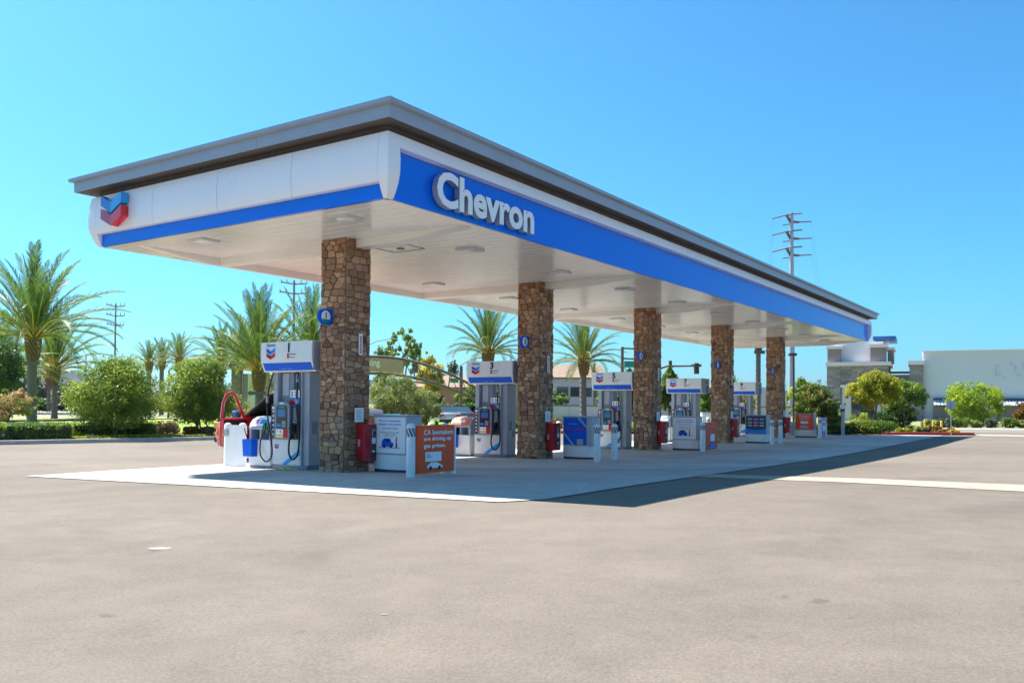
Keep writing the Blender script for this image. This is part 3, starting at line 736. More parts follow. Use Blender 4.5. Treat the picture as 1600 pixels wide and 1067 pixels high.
    def bez(pts, n=40):
        out = []; pts = [Vector(p) for p in pts]
        for i in range(len(pts) - 1):
            p0, p1, p2, p3 = pts[max(0, i - 1)], pts[i], pts[i + 1], pts[min(len(pts) - 1, i + 2)]
            for k in range(n // (len(pts) - 1)):
                u = k / (n // (len(pts) - 1))
                out.append(.5 * ((2 * p1) + (p2 - p0) * u + (2 * p0 - 5 * p1 + 4 * p2 - p3) * u * u + (3 * p1 - p0 - 3 * p2 + p3) * u ** 3))
        out.append(pts[-1]); return out
    b = MB(); b.tube(bez([(.36, .0, 2.10), (.41, -.06, 1.85), (.43, -.09, 1.3), (.52, -.10, .75), (.50, -.11, .38), (.36, -.12, .24), (.24, -.12, .36), (.24, -.12, .62), (.33, -.13, .84)]), .021, 8); b.obj('hose', M['black'], t, smooth=True)
    b = MB(); b.tube([(.365, -.01, 2.05), (.405, -.055, 1.88)], .03, 8); b.tube([(.43, -.088, 1.52), (.43, -.09, 1.42)], .027, 8); b.obj('hose_coupling', M['lightgrey'], t)
    if full_left:
        nozzle(-.50, M['green'])
        b = MB(); b.tube(bez([(-.42, .0, 2.10), (-.47, -.07, 1.8), (-.50, -.10, 1.45), (-.47, -.10, 1.1), (-.36, -.11, .7), (-.30, -.12, .32), (-.46, -.13, .16), (-.66, -.13, .30), (-.66, -.13, .62), (-.51, -.13, .86)]), .017, 8); b.obj('hose', M['black'], t, smooth=True)
        b = MB(); b.tube([(-.50, -.10, 1.58), (-.50, -.10, 1.44)], .026, 8); b.obj('hose_coupling', M['lightgrey'], t)
    # header
    x0, x1 = -.60, 1.0; pr = [(-.20, 2.75), (-.215, 2.50), (-.20, 2.32), (-.10, 2.11), (.64, 2.11), (.74, 2.32), (.755, 2.50), (.74, 2.75)]
    b = MB(); b.prism(pr, 'x', x0, x1); hd_ = b.obj('header_box', M['white'], t)
    b = MB(); b.box(x1 + .0006, x1 + .005, -.17, .71, 2.14, 2.73); b.obj('header_end', M['lightgrey'], t)
    b = MB(); b.box(x1 + .0055, x1 + .008, .36, .60, 2.12, 2.45); b.obj('end_patch', M['blueprint'], t)
    text('Self', None, .14, x1 + .0085, .40, 2.52, M['numblack'], t, 'lettering', depth=.002, face='+x')
    # blue band follows the slanted lower front (slope from y -.20 to -.10)
    def sl(z): return -.20 + (2.32 - z) / .21 * .10
    b = MB(); e = .004
    b.add([(x0 + .05, sl(2.30) - e, 2.30), (x1 - .05, sl(2.30) - e, 2.30), (x1 - .05, sl(2.135) - e, 2.135), (x0 + .05, sl(2.135) - e, 2.135),
           (x0 + .05, sl(2.30) - .0005, 2.30), (x1 - .05, sl(2.30) - .0005, 2.30), (x1 - .05, sl(2.135) - .0005, 2.135), (x0 + .05, sl(2.135) - .0005, 2.135)],
          [(0, 1, 2, 3), (7, 6, 5, 4), (0, 4, 5, 1), (1, 5, 6, 2), (2, 6, 7, 3), (3, 7, 4, 0)]); b.obj('blue_band', M['blueprint'], t)
    o = text('Techron', None, .085, 0, 0, 0, M['whiteprint'], t, 'lettering', depth=.003, bold=.005, shear=.2); o.location = (.12, sl(2.18) - .005, 2.17); o.rotation_euler = (R(-25), 0, 0)
    emblem(.27, .004, t, -.27, -.2165, 2.375); text('Chevron', .27, .06, -.27, -.2165, 2.655, M['blueprint'], t, 'lettering', bold=.01, depth=.004)
    text(str(num), None, .20, .30, -.2165, 2.52, M['numblack'], t, 'number', bold=.028, depth=.004)
    b = MB(); b.box(.255, .30, -.221, -.2165, 2.39, 2.50); b.obj('red_mark', M['red'], t)
    b = MB(); b.box(.32, .52, -.221, -.2165, 2.465, 2.485); b.box(.32, .48, -.221, -.2165, 2.40, 2.415); b.obj('fine_print', M['metalgrey'], t)
    return t
def retext(t, num):
    pass
pumps = []
PX = [469, 781, 969, None, None]
for ci, num in enumerate((1, 3, 5, 7, 9)):
    a = CEN[ci] - .20
    pb = 5.05 if ci == 0 else 4.95
    if PX[ci]: pb = bat(PX[ci], a) + .45
    else: pb = bat(1095.5 if ci == 3 else 1180.5, a - .2) + 1.0
    t = pump(num, ci in (0, 4)); t.location = PG(a, pb); pumps.append((a, pb))
print('pumps', pumps)

# ------------------------------------------------------------------ service bins with washer buckets
def service_bin(ci, label, poster):
    t = thing('service_bin', (0, 0, 0), RZ, label, 'bin', 'service bins beside the pumps')
    b = MB(); b.box(-.34, .34, .03, .50, 0, .07); b.obj('plinth', M['metalgrey'], t)
    b = MB(); b.box(-.36, .36, .0, .52, .071, .64, bev=.012); b.obj('lower_box', M['white'], t)
    b = MB(); b.box(-.36, -.30, .02, .52, .641, .86); b.box(.30, .36, .02, .52, .641, .86); b.box(-.02, .02, .02, .52, .641, .86); b.box(-.299, .299, .30, .52, .641, .86); b.obj('slot_frame', M['lightgrey'], t)
    b = MB(); b.box(-.298, -.022, .22, .298, .645, .855); b.obj('waste_slot', M['black'], t)
    pr = [(.0, .861), (.0, .90), (.03, .98), (.10, 1.07), (.22, 1.13), (.36, 1.15), (.52, 1.15), (.52, .861)]
    b = MB(); b.prism(pr, 'x', -.36, .36); b.obj('hood', M['lightgrey'], t)
    pts = [(.0, .93), (.03, .985), (.10, 1.075), (.22, 1.135)]
    vs = []; 
    for y, z in pts: vs += [(-.30, y - .012, z + .006), (.30, y - .012, z + .006)]
    b = MB(); b.add(vs, [(0, 1, 3, 2), (2, 3, 5, 4), (4, 5, 7, 6)]); b.obj('hood_poster', M['whiteprint'] if poster == 'w' else M['orange'], t)
    b = MB(); b.add([(x, y - .016, z + .008) for (y, z) in ((.03, .985), (.10, 1.075)) for x in (-.02, .16)], [(0, 1, 3, 2)]); b.add([(x, y - .016, z + .008) for (y, z) in ((.03, .985), (.10, 1.075)) for x in (-.25, -.08)], [(0, 1, 3, 2)], 1)
    b.obj('poster_print', [M['bluelite'] if poster == 'w' else M['whiteprint'], M['pink'] if poster == 'w' else M['yellow']], t)
    return t
def bucket(label):
    w = thing('washer_bucket', (0, 0, 0), RZ, label, 'bucket', 'windscreen washer buckets on the bins')
    b = MB(); o_ = [(-.17, 0), (-.155, -.15), (.155, -.15), (.17, 0)]
    b.add([(x * .9, y, 0) for x, y in o_] + [(x, y * 1.1, .38) for x, y in o_] + [(x * .9, y * .95 - .01, .38) for x, y in o_] + [(x * .8, y * .8 - .01, .22) for x, y in o_],
          [(3, 2, 1, 0)] + [(i, (i + 1) % 4, (i + 1) % 4 + 4, i + 4) for i in range(4)] + [(i + 4, (i + 1) % 4 + 4, (i + 1) % 4 + 8, i + 8) for i in range(4)] + [(i + 8, (i + 1) % 4 + 8, (i + 1) % 4 + 12, i + 12) for i in range(4)] + [(12, 13, 14, 15)])
    b.obj('bucket', M['blueprint'], w)
    s = thing('squeegee', (0, 0, 0), RZ, label.replace('bucket', 'squeegee in its bucket'), 'squeegee', 'squeegees in the washer buckets')
    b = MB(); b.tube([(0, -.08, .25), (-.14, -.10, .62)], .012, 6); b.obj('handle', M['reddark'], s)
    b = MB(); b.box(-.07, .09, -.10, -.06, .23, .27); b.obj('blade', M['black'], s)
    return w, s
BINPX = [(404, 'white service bin with pale poster left of pump 1', 'w', True), (718.5, 'white service bin with orange poster left of pump 3', 'o', True), (893, 'white service bin behind the blue poster cabinet at pump 5', 'w', False),
         (1037, 'white service bin left of pump 7 behind the third column', 'w', True), (1121, 'white service bin left of pump 9 behind the fourth column', 'w', False)]
for ci, (px, lab, po, bk) in enumerate(BINPX):
    a = CEN[ci] - .25; b_c = max(bat(px, a), pumps[ci][1] + .45 + .37)
    if ci == 0: b_c = pumps[0][1] + .80
    t = service_bin(ci, lab, po); t.location = PG(a, b_c)
    if bk:
        w, s = bucket(f'blue washer bucket on the service bin of the {PL[ci]} pump')
        off = -.22 if ci < 2 else .0
        w.location = PG(a, b_c - off) - U * .002 + Vector((0, 0, .27)); s.location = w.location - U * .02

# ------------------------------------------------------------------ merchandise cabinets with posters
def kiosk(label):
    t = thing('merchandise_cabinet', (0, 0, 0), RZ, label, 'cabinet', 'merchandise cabinets by the columns')
    def bow(y0, bulge, n=10, w=.46): return [(-w + 2 * w * i / n, y0 - bulge * (1 - (2 * i / n - 1) ** 2)) for i in range(n + 1)]
    q = bow(.03, .09) + [(.46, .48), (-.46, .48)]
    b = MB(); b.prism([(x * .98, y + .01) for x, y in q], 'z', 0, .07); b.obj('kickboard', M['darkblue'], t)
    b = MB(); b.prism(q, 'z', .071, .37); b.obj('curved_base', M['white'], t, smooth=True)
    b = MB(); b.box(-.45, .45, .0, .48, .371, 1.16, bev=.012); b.obj('upper_box', M['lightgrey'], t)
    b = MB(); b.box(-.47, .47, -.01, .49, 1.161, 1.18); b.obj('top_plate', M['lightgrey'], t)
    return t
def rectobj(t, name, x0, x1, z0, z1, y, mt): b = MB(); b.box(x0, x1, y - .004, y, z0, z1); return b.obj(name, mt, t)
KPX = [583, 878, 1050, 1164, 1242]
klabs = ['grey cabinet with white poster of a blue van beside the first column', 'grey cabinet with dark blue poster in front of pump 5', 'white poster cabinet with blue van in front of pump 7', 'cabinet with navy four-panel menu poster in front of pump 9', 'cabinet with orange poster right of the last column']
def van_print(t, cx, z0, s=1.0):
    b = MB(); e = -.0065
    b.prism([(cx - .17 * s, z0), (cx + .10 * s, z0), (cx + .11 * s, z0 + .07 * s), (cx + .06 * s, z0 + .08 * s), (cx + .03 * s, z0 + .145 * s), (cx - .11 * s, z0 + .15 * s), (cx - .17 * s, z0 + .09 * s)], 'y', e - .002, e); b.obj('van_print', M['blueprint'], t)
    b = MB()
    b.prism([(cx - .09 * s, z0 + .085 * s), (cx + .01 * s, z0 + .085 * s), (cx + .0, z0 + .13 * s), (cx - .08 * s, z0 + .13 * s)], 'y', e - .004, e - .0025)
    for xx in (-.11, .05): b.prism([(cx + xx * s + .03 * s * math.cos(R(q)), z0 + .01 + .03 * s * math.sin(R(q))) for q in range(0, 360, 30)], 'y', e - .004, e - .0025)
    b.prism([(cx - .24 * s, z0 - .025), (cx + .26 * s, z0 - .025), (cx + .26 * s, z0 - .015), (cx - .24 * s, z0 - .015)], 'y', e - .002, e)
    b.obj('van_details', M['numblack'], t)
    b = MB(); b.box(cx + .16 * s, cx + .195 * s, e - .002, e, z0 + .06 * s, z0 + .15 * s); b.obj('figure_print', M['orange'], t)
    b = MB(); b.box(cx + .16 * s, cx + .195 * s, e - .002, e, z0 - .01, z0 + .058 * s); b.prism([(cx + .177 * s + .015 * math.cos(R(q)), z0 + .17 * s + .018 * math.sin(R(q))) for q in range(0, 360, 45)], 'y', e - .002, e); b.obj('figure_legs_print', M['numblack'], t)
for ci in range(5):
    a = CEN[ci] + (.30 if ci in (0, 1) else .25 if ci < 4 else .5)
    bb = bat(KPX[ci], a) - .46
    if ci == 1: bb -= .02
    t = kiosk(klabs[ci]); t.location = PG(a, bb)
    if ci in (0, 2):
        rectobj(t, 'poster', -.42, .42, .40, 1.13, -.0005, M['whiteprint'])
        text('Fill up on unbeatable', .58, .05, 0, -.0065, 1.03, M['blueprint'], t, bold=.008)
        text('mileage in every grade.', .62, .05, 0, -.0065, .96, M['blueprint'], t, bold=.008)
        text('Chevron with Techron', .42, .035, 0, -.0065, .89, M['blueprint'], t, bold=.004)
        text('With Techron® your engine', .50, .026, 0, -.0065, .81, M['numblack'], t)
        text('is clean as new.', .34, .026, 0, -.0065, .775, M['numblack'], t)
        text('Learn more.', .28, .02, 0, -.0065, .735, M['numblack'], t)
        van_print(t, -.02, .53, 1.15)
    elif ci == 1:
        rectobj(t, 'poster', -.43, .30, .40, 1.14, -.0005, M['blueprint'])
        b = MB(); b.prism([(-.0, 1.14), (.09, 1.14), (.30, .92), (.30, .86)], 'y', -.0085, -.005); b.prism([(-.43, .76), (-.43, .70), (-.16, .40), (-.09, .40)], 'y', -.0085, -.005); b.obj('ribbon_print', M['lightgrey'], t)
        text('30¢', .16, .09, -.28, -.0065, .78, M['red'], t, bold=.01); text('OFF/GAL', .30, .08, .06, -.0065, .79, M['red'], t, bold=.01)
        text('rewards program', .28, .025, -.13, -.0065, .96, M['whiteprint'], t)
        text('join and save today', .50, .025, -.06, -.0065, .70, M['bluelite'], t); text('download the app', .45, .022, -.06, -.0065, .65, M['bluelite'], t)
        rectobj(t, 'phone_print', .0, .19, .41, .56, -.0065, M['lightgrey'])
    elif ci == 3:
        rectobj(t, 'poster', -.42, .42, .40, 1.14, -.0005, M['darkblue'])
        b = MB(); b.prism([(-.42, .40), (.42, .40), (.42, .62), (.25, .57), (0, .55), (-.25, .57), (-.42, .62)], 'y', -.0085, -.005); b.obj('wave_print', M['bluelite'], t)
        for x in (-.25, 0, .25):
            for z in (1.0, .86, .74): rectobj(t, 'panel_print', x - .09, x + .09, z - .03, z + .03, -.0065, M['lightgrey'] if x else M['pink'])
    else:
        rectobj(t, 'poster', -.42, .42, .40, 1.14, -.0005, M['orange'])
        text('CA lawmakers', .55, .06, 0, -.0065, 1.03, M['whiteprint'], t, bold=.008); text('are driving up', .5, .06, 0, -.0065, .95, M['whiteprint'], t, bold=.008); text('gas prices.', .4, .06, 0, -.0065, .87, M['whiteprint'], t, bold=.008)
        rectobj(t, 'white_box_print', -.18, .18, .68, .80, -.0065, M['whiteprint'])
        b = MB(); b.prism([(-.22, .46), (.24, .46), (.20, .54), (.06, .60), (-.14, .60), (-.22, .53)], 'y', -.0085, -.005); b.obj('car_print', M['lightgrey'], t)

# ------------------------------------------------------------------ bollards and banners
def bollard(a, b, label, mtl=None, h=1.0):
    t = thing('bollard', PG(a, b), RZ, label, 'bollard', 'white bollards guarding the pump islands')
    r = .085
    c = MB(); c.tube([(0, 0, 0), (0, 0, h - .06), (0, 0, h - .02), (0, 0, h)], [r, r, r * .8, r * .35], 24); c.obj('post', M['bolwhite'], t, smooth=True)
    # reflective band with slanting stripes
    n = 24; z0, z1 = h - .25, h - .09
    c = MB()
    for s_ in range(8):
        for k in range(4):
            f0 = k / 4; f1 = (k + 1) / 4
            th0 = s_ * math.pi / 4 + f0 * .8; th1 = s_ * math.pi / 4 + f1 * .8
            w = .46; rr = r + .0025
            def pt(th, z): return (rr * math.cos(th), rr * math.sin(th), z)
            zz0, zz1 = z1 - (z1 - z0) * f0, z1 - (z1 - z0) * f1
            c.add([pt(th0, zz0), pt(th0 + w / 2, zz0), pt(th0 + w, zz0), pt(th1 + w, zz1), pt(th1 + w / 2, zz1), pt(th1, zz1)], [(0, 1, 4, 5), (1, 2, 3, 4)])
    c.obj('stripes', M['darkblue'], t)
    return t
BOL = []
names = {i: f'the {PL[i]} pump' for i in range(5)}
for ci in range(5):
    for s_, w in ((-1, 'nearer'), (1, 'farther')):
        a = CEN[ci] + s_ * .58
        px = {(0, -1): 642, (1, -1): 933, (1, 1): 960, (2, -1): 1098, (3, -1): 1206, (3, 1): 1219.5, (4, -1): 1281}.get((ci, s_))
        b = bat(px, a) if px else 1.15
        bollard(a, b, f'striped white bollard, {w} of two by the cabinet of {names[ci]}', h=.98 if ci else 1.02)
        BOL.append((a, b))
        a2 = CEN[ci] + s_ * .58; b2 = 6.62 + (.0 if ci else -.25)
        if ci == 0: a2 = CEN[0] + .06; b2 = bat(356 if s_ < 0 else 379, a2)
        if ci == 2 and s_ < 0: b2 = bat(872.5, a2)
        bollard(a2, b2, f'striped white bollard, {w} of two behind the bin of {names[ci]}')
        if ci == 0: BOL.append((a2, b2))
def banner(name, a0, a1, b, z0, z1, label, mt, texts=None):
    t = thing(name, PG(a0, b), RN, label, 'banner', 'banners wrapped round the bollards')
    L = a1 - a0; c = MB(); n = 10; r = .095
    pts = [(-r * math.sin(R(q)), -r * math.cos(R(q))) for q in range(90, -1, -15)] + [(L * i / n, -r - .006 * math.sin(i * 1.3)) for i in range(1, n)] + [(L + r * math.sin(R(q)), -r * math.cos(R(q))) for q in range(0, 91, 15)]
    pin = [(x, y + .004) for x, y in pts]
    m_ = len(pts); vs = [(x, y, z) for z in (z0, z1) for x, y in pts] + [(x, y, z) for z in (z0, z1) for x, y in pin]
    fs = [(i, i + 1, m_ + i + 1, m_ + i) for i in range(m_ - 1)] + [(2 * m_ + i + 1, 2 * m_ + i, 3 * m_ + i, 3 * m_ + i + 1) for i in range(m_ - 1)]
    fs += [(m_ + i, m_ + i + 1, 3 * m_ + i + 1, 3 * m_ + i) for i in range(m_ - 1)] + [(i + 1, i, 2 * m_ + i, 2 * m_ + i + 1) for i in range(m_ - 1)]
    c.add(vs, fs); c.obj('vinyl', mt, t, fix=False, smooth=False)
    if texts: texts(t, L, -r - .010)
    return t
def orange_texts(t, L, y):
    x0 = .12
    text('CA lawmakers', .90, .095, x0 - .05, y, .80, M['whiteprint'], t, bold=.018, align='l')
    text('are driving up', .84, .095, x0 - .05, y, .665, M['whiteprint'], t, bold=.03, align='l')
    text('gas prices.', .66, .095, x0 - .05, y, .53, M['whiteprint'], t, bold=.03, align='l')
    rectobj(t, 'white_box_print', x0, x0 + .48, .29, .47, y, M['whiteprint'])
    text('Learn', None, .03, x0 + .10, y - .0045, .41, M['numblack'], t); text('more', None, .03, x0 + .10, y - .0045, .36, M['numblack'], t)
    b = MB(); b.prism([(x0 + .05, .16), (x0 + .52, .16), (x0 + .52, .20), (x0 + .44, .23), (x0 + .34, .27), (x0 + .16, .27), (x0 + .06, .21)], 'y', y - .004, y); b.obj('car_print', M['whiteprint'], t)
    b = MB()
    for xx in (.15, .42): b.prism([(x0 + xx + .035 * math.cos(R(q)), .165 + .035 * math.sin(R(q))) for q in range(0, 360, 30)], 'y', y - .009, y - .005)
    b.obj('wheel_print', M['numblack'], t)
    b = MB(); b.box(-.02, L + .0, y - .004, y, .775, .782); b.obj('seam_line', M['pink'], t)
    b = MB(); b.box(L + .06, L + .10, -.09, -.02, .0, .96); b.obj('edge_strip', M['whiteprint'], t)
a0 = CEN[0] - .58; banner('orange_banner', CEN[0] - .40, CEN[0] + .58, BOL[0][1] - .0, .07, .98, 'orange vinyl banner about gas prices wrapped between the nearest bollards', M['orange'], orange_texts)
# the white wrap lit by the sun at the far left of the first island
wb = bat(346, CEN[0] - .58)
t = thing('white_wrap', PG(CEN[0] - .58, 0), RN, 'plain white sunlit panel with a striped patch left of pump 1', 'panel')
t.location = PG(CEN[0] - .12, bat(351, CEN[0] - .12)); t.rotation_euler = (0, 0, RZ)
b = MB(); pts = [(-.08, .25), (-.10, .14), (-.08, .05), (-.03, .0), (.05, -.02), (.40, -.02), (.76, .0)]
n = len(pts)
b.add([(x, y, z) for z in (.03, .96) for x, y in pts], [(i, i + 1, n + i + 1, n + i) for i in range(n - 1)])
o = b.obj('vinyl', M['white'], t, fix=False); md = o.modifiers.new('s', 'SOLIDIFY'); md.thickness = .012
b = MB()
b.box(.0, .17, -.034, -.032, .70, .86, 0)
for k in range(4):
    z = .70 + k * .04; b.prism([(.0, z + .035), (.0, z + .018), (.17, z - .0 + .0), (.17, z + .017)], 'y', -.037, -.0345, 1)
o = b.obj('striped_patch', [M['darkblue'], M['whiteprint']], t)
def p5txt(t, L, y):
    text('CA lawmakers', .7, .08, .1, y, .80, M['pink'], t, bold=.01, align='l'); rectobj(t, 'white_box_print', .35, .75, .35, .58, y, M['whiteprint']); rectobj(t, 'picture_print', .3, .8, .12, .26, y, M['bluelite'])
banner('orange_banner', CEN[2] - .45, CEN[2] + .58, 1.12, .07, .98, 'orange banner with white boxes beside the striped bollard before pump 7', M['orange'], p5txt)
banner('pink_banner', CEN[4] - .40, CEN[4] + .75, 1.2, .07, .98, 'pink banner beside the farthest bollard', M['pink'], lambda t, L, y: (rectobj(t, 'print', .3, .8, .35, .6, y, M['whiteprint']), rectobj(t, 'print', .2, .9, .75, .82, y, M['whiteprint'])))
# yellow rag on the ground by pump 1
b = MB(); rg = random.Random(3)
gx = [(x, y) for x in np.linspace(-.3, .3, 12) for y in np.linspace(-.07, .07, 5)]
b.add([(x, y + .02 * math.sin(x * 9), .012 + .03 * abs(math.sin(x * 13 + y * 20)) * rg.random()) for x, y in gx], [(i * 5 + j, (i + 1) * 5 + j, (i + 1) * 5 + j + 1, i * 5 + j + 1) for i in range(11) for j in range(4)])
o = b.obj('yellow_hose_cover', mat('neon_yellow', (.62, .80, .02), .5, var=.2, scale=20), fix=False, location=PG(CEN[0] - .42, pumps[0][1] - .28, .014), rotation_euler=(0, 0, RZ)); tag(o, 'small fluorescent yellow mat lying on the concrete at the foot of pump 1', 'mat')

# ------------------------------------------------------------------ red pickup parked between the first two pumps
def wheel(parent, x, y, z, r, w):
    b = MB(); b.tube([(x, y - w / 2, z), (x, y - w / 2 + .03, z), (x, y + w / 2 - .03, z), (x, y + w / 2, z)], [r * .93, r, r, r * .93], 24); o = b.obj('wheel', M['tyre'], parent, smooth=True)
    for yy in (y - w / 2 - .006, y + w / 2 + .006):
        b = MB(); b.tube([(x, yy - .004, z), (x, yy + .004, z)], [r * .62, r * .62], 16)
        for k in range(6): an = k * math.pi / 3; b.tube([(x, yy - .012, z), (x + r * .55 * math.cos(an), yy - .012, z + r * .55 * math.sin(an))], .03, 5)
        b.obj('rim', M['rim'], o)
def loft(secs, name, mt, parent, smooth=True):
    """secs: list of closed rings with equal counts"""
    b = MB(); n = len(secs[0]); vs = [p for s_ in secs for p in s_]
    fs = [(i * n + j, i * n + (j + 1) % n, (i + 1) * n + (j + 1) % n, (i + 1) * n + j) for i in range(len(secs) - 1) for j in range(n)]
    fs += [tuple(range(n)), tuple(reversed(range((len(secs) - 1) * n, len(secs) * n)))]
    b.add(vs, fs); return b.obj(name, mt, parent, smooth=smooth)
def body_ring(x, w, zb, zs, zt, tuck=.06):
    w2 = w / 2
    return [(x, -w2 + tuck, zb), (x, -w2, zb + .12), (x, -w2 - .02, (zb + zs) / 2), (x, -w2 + .01, zs), (x, -w2 + .10, zt), (x, w2 - .10, zt), (x, w2 - .01, zs), (x, w2 + .02, (zb + zs) / 2), (x, w2, zb + .12), (x, w2 - tuck, zb)]
def car(label, loc, rz, paint, L=4.6, W=1.8, H=1.45, group=None):
    t = thing('parked_car', loc, rz, label, 'car', group)
    h = L / 2
    xs = [(-h, .86, .35, .55, .60), (-h + .12, .95, .25, .66, .72), (-h + .9, 1, .22, .78, .84), (-h + 1.25, 1, .2, .82, .90), (h - 1.0, 1, .2, .86, .94), (h - .2, .97, .26, .84, .94), (h, .88, .36, .7, .80)]
    loft([body_ring(x, W * k, zb, zs, zt) for x, k, zb, zs, zt in xs], 'body', paint, t)
    def ring(x, w, z0, z1): return [(x, -w / 2, z0), (x, -w / 2 + .14, z1), (x, w / 2 - .14, z1), (x, w / 2, z0)]
    gl = [(-h + 1.1, .90, .905), (-h + 1.9, .92, H - .06), (h - 1.7, .92, H - .04), (h - .55, .92, .95)]
    b = MB(); w = W * .86
    vs = []; 
    for x, z0, z1 in gl: vs += [(x, -w / 2, .84), (x, -w / 2 + .16 * (z1 - .84) / .6, z1), (x, w / 2 - .16 * (z1 - .84) / .6, z1), (x, w / 2, .84)]
    fs = [(i * 4 + j, i * 4 + (j + 1) % 4, i * 4 + 4 + (j + 1) % 4, i * 4 + 4 + j) for i in range(3) for j in range(4)] + [(0, 1, 2, 3), (15, 14, 13, 12)]
    b.add(vs, fs); b.obj('windows', M['glass'], t)
    b = MB(); b.box(-h + 1.85, h - 1.6, -w / 2 + .15, w / 2 - .15, H - .06, H - .02, bev=.015); b.obj('roof_panel', paint, t)
    for sx in (-h + .85, h - .85):
        for sy in (-1, 1): wheel(t, sx, sy * (W / 2 - .10), .32, .32, .2)
    for sy in (-1, 1):
        b = MB(); b.box(-h - .005, -h + .12, sy * .62 - .16, sy * .62 + .16, .55, .68, bev=.02); b.obj('headlight', M['lens'], t)
        b = MB(); b.box(h - .10, h + .015, sy * .62 - .17, sy * .62 + .17, .64, .78, bev=.02); b.obj('tail_light', M['red'], t)
    b = MB(); b.box(h - .05, h + .02, -.25, .25, .52, .62); b.obj('number_plate', M['whiteprint'], t)
    b = MB(); b.box(h - .08, h + .03, -W / 2 * .85, W / 2 * .85, .28, .42, bev=.02); b.obj('bumper', M['trim'], t)
    return t
pk_a = CEN[0] + 1.75 + 1.0; front_b = bat(329, CEN[0] + 1.75)
t = thing('pickup_truck', PG(pk_a, front_b - 3.0), RZ, 'red pickup truck with its near front door open behind the first pump', 'pickup truck')
W = 1.96
def s2(x, k, zb, zs, zt): return body_ring(x, W * k, zb, zs, zt)
loft([s2(-3.0, .80, .45, .80, .86), s2(-2.9, .92, .35, .95, 1.0), s2(-2.6, 1, .32, 1.02, 1.08), s2(-1.7, 1, .32, 1.08, 1.14), s2(-1.62, 1, .32, 1.10, 1.15)], 'front_body', M['carred'], t)
loft([s2(-1.62, 1, .32, .60, .62), s2(-.55, 1, .32, .60, .62)], 'door_sill', M['carred'], t)
loft([s2(-.55, 1, .32, 1.10, 1.15), s2(.95, 1, .32, 1.12, 1.17), s2(1.0, 1, .32, 1.2, 1.22), s2(2.05, 1, .36, 1.2, 1.24), s2(2.15, .96, .42, 1.18, 1.22)], 'rear_body', M['carred'], t)
b = MB(); b.box(-1.60, -.57, .2, W / 2 - .05, .60, 1.10); b.obj('far_door', M['carred'], t)
# pillars, roof
hw = W / 2
rf = [(-1.75, hw - .10, 1.13), (-.90, hw - .22, 1.72), (-.2, hw - .24, 1.80), (.75, hw - .24, 1.76), (1.0, hw - .12, 1.20)]
for sy in (-1, 1):
    b = MB(); b.tube([(x, y * sy, z) for x, y, z in rf], .045, 8); b.tube([(-.50, (hw - .1) * sy, 1.12), (-.42, (hw - .23) * sy, 1.76)], .045, 8); b.obj('roof_pillar', M['carred'] if sy > 0 else M['trim'], t, smooth=True)
b = MB(); b.box(-.88, .80, -hw + .22, hw - .22, 1.74, 1.81, bev=.03); b.obj('roof_panel', M['carred'], t)
b = MB(); b.add([(-1.72, -hw + .12, 1.14), (-1.72, hw - .12, 1.14), (-.92, hw - .24, 1.72), (-.92, -hw + .24, 1.72)], [(0, 1, 2, 3)]); b.obj('windscreen', M['glass'], t)
b = MB(); b.box(-.35, .72, -hw + .13, -hw + .15, 1.2, 1.70); b.obj('rear_side_window', M['glass'], t)
b = MB(); b.box(-.3, -.05, -.75, -.2, .62, 1.35, bev=.06); b.box(-.3, -.05, .1, .7, .62, 1.35, bev=.06); b.box(-.75, -.05, -.75, .7, .62, .85, bev=.05); b.obj('seat', M['trim'], t)
b = MB(); b.tube([(-.98, -.45 + .19 * math.cos(q * .4488), 1.12 + .19 * math.sin(q * .4488)) for q in range(15)], .018, 6, cap=False); b.obj('steering_wheel', mat('tan_leather', (.55, .42, .25), .6), t)
b = MB(); b.box(-1.6, -1.2, -hw + .15, hw - .15, .9, 1.16, bev=.04); b.obj('dashboard', M['trim'], t)
for sx in (-2.1, 1.35):
    for sy in (-1, 1): wheel(t, sx, sy * (hw - .11), .39, .40, .26)
b = MB(); b.box(-3.02, -2.80, -hw + .08, -hw + .40, .80, .98, bev=.02); b.obj('headlight', mat('amber_lens', (.8, .45, .05), .2, var=0), t)
b = MB(); b.box(-3.05, -2.85, -hw + .1, hw - .1, .42, .62, bev=.04); b.obj('bumper', M['trim'], t)
# open door, hinged at the A pillar and swung toward the pump
dr = bpy.data.objects.new('open_door', None); C.objects.link(dr); dr.parent = t; dr.location = (-1.60, -hw, 0); dr.rotation_euler = (0, 0, R(-74))
b = MB(); b.box(0, 1.02, -.05, .05, .42, 1.12, bev=.03); b.obj('door_shell', M['carred'], dr)
b = MB(); b.tube([(.05, 0, 1.10), (.30, .0, 1.45), (.52, .03, 1.70), (.66, .04, 1.76), (.85, .04, 1.72), (.96, .02, 1.50), (1.0, 0, 1.10)], .040, 8); b.obj('window_frame', M['carred'], dr, smooth=True)
b = MB(); b.box(.05, .97, .055, .075, .5, 1.05); b.obj('door_lining', M['trim'], dr)
b = MB(); b.box(.06, .28, -.26, -.07, 1.10, 1.30, bev=.04); b.obj('door_mirror', mat('mirror_shell', (.10, .2, .4), .1, metal=.6), dr)
b = MB(); b.box(1.05, 1.85, -hw + .25, hw - .45, 1.2, 1.36, bev=.05); o = b.obj('bed_toolbox', M['fwhite'], None, location=t.location, rotation_euler=t.rotation_euler); tag(o, 'white tool box lying across the bed of the red pickup', 'tool box')

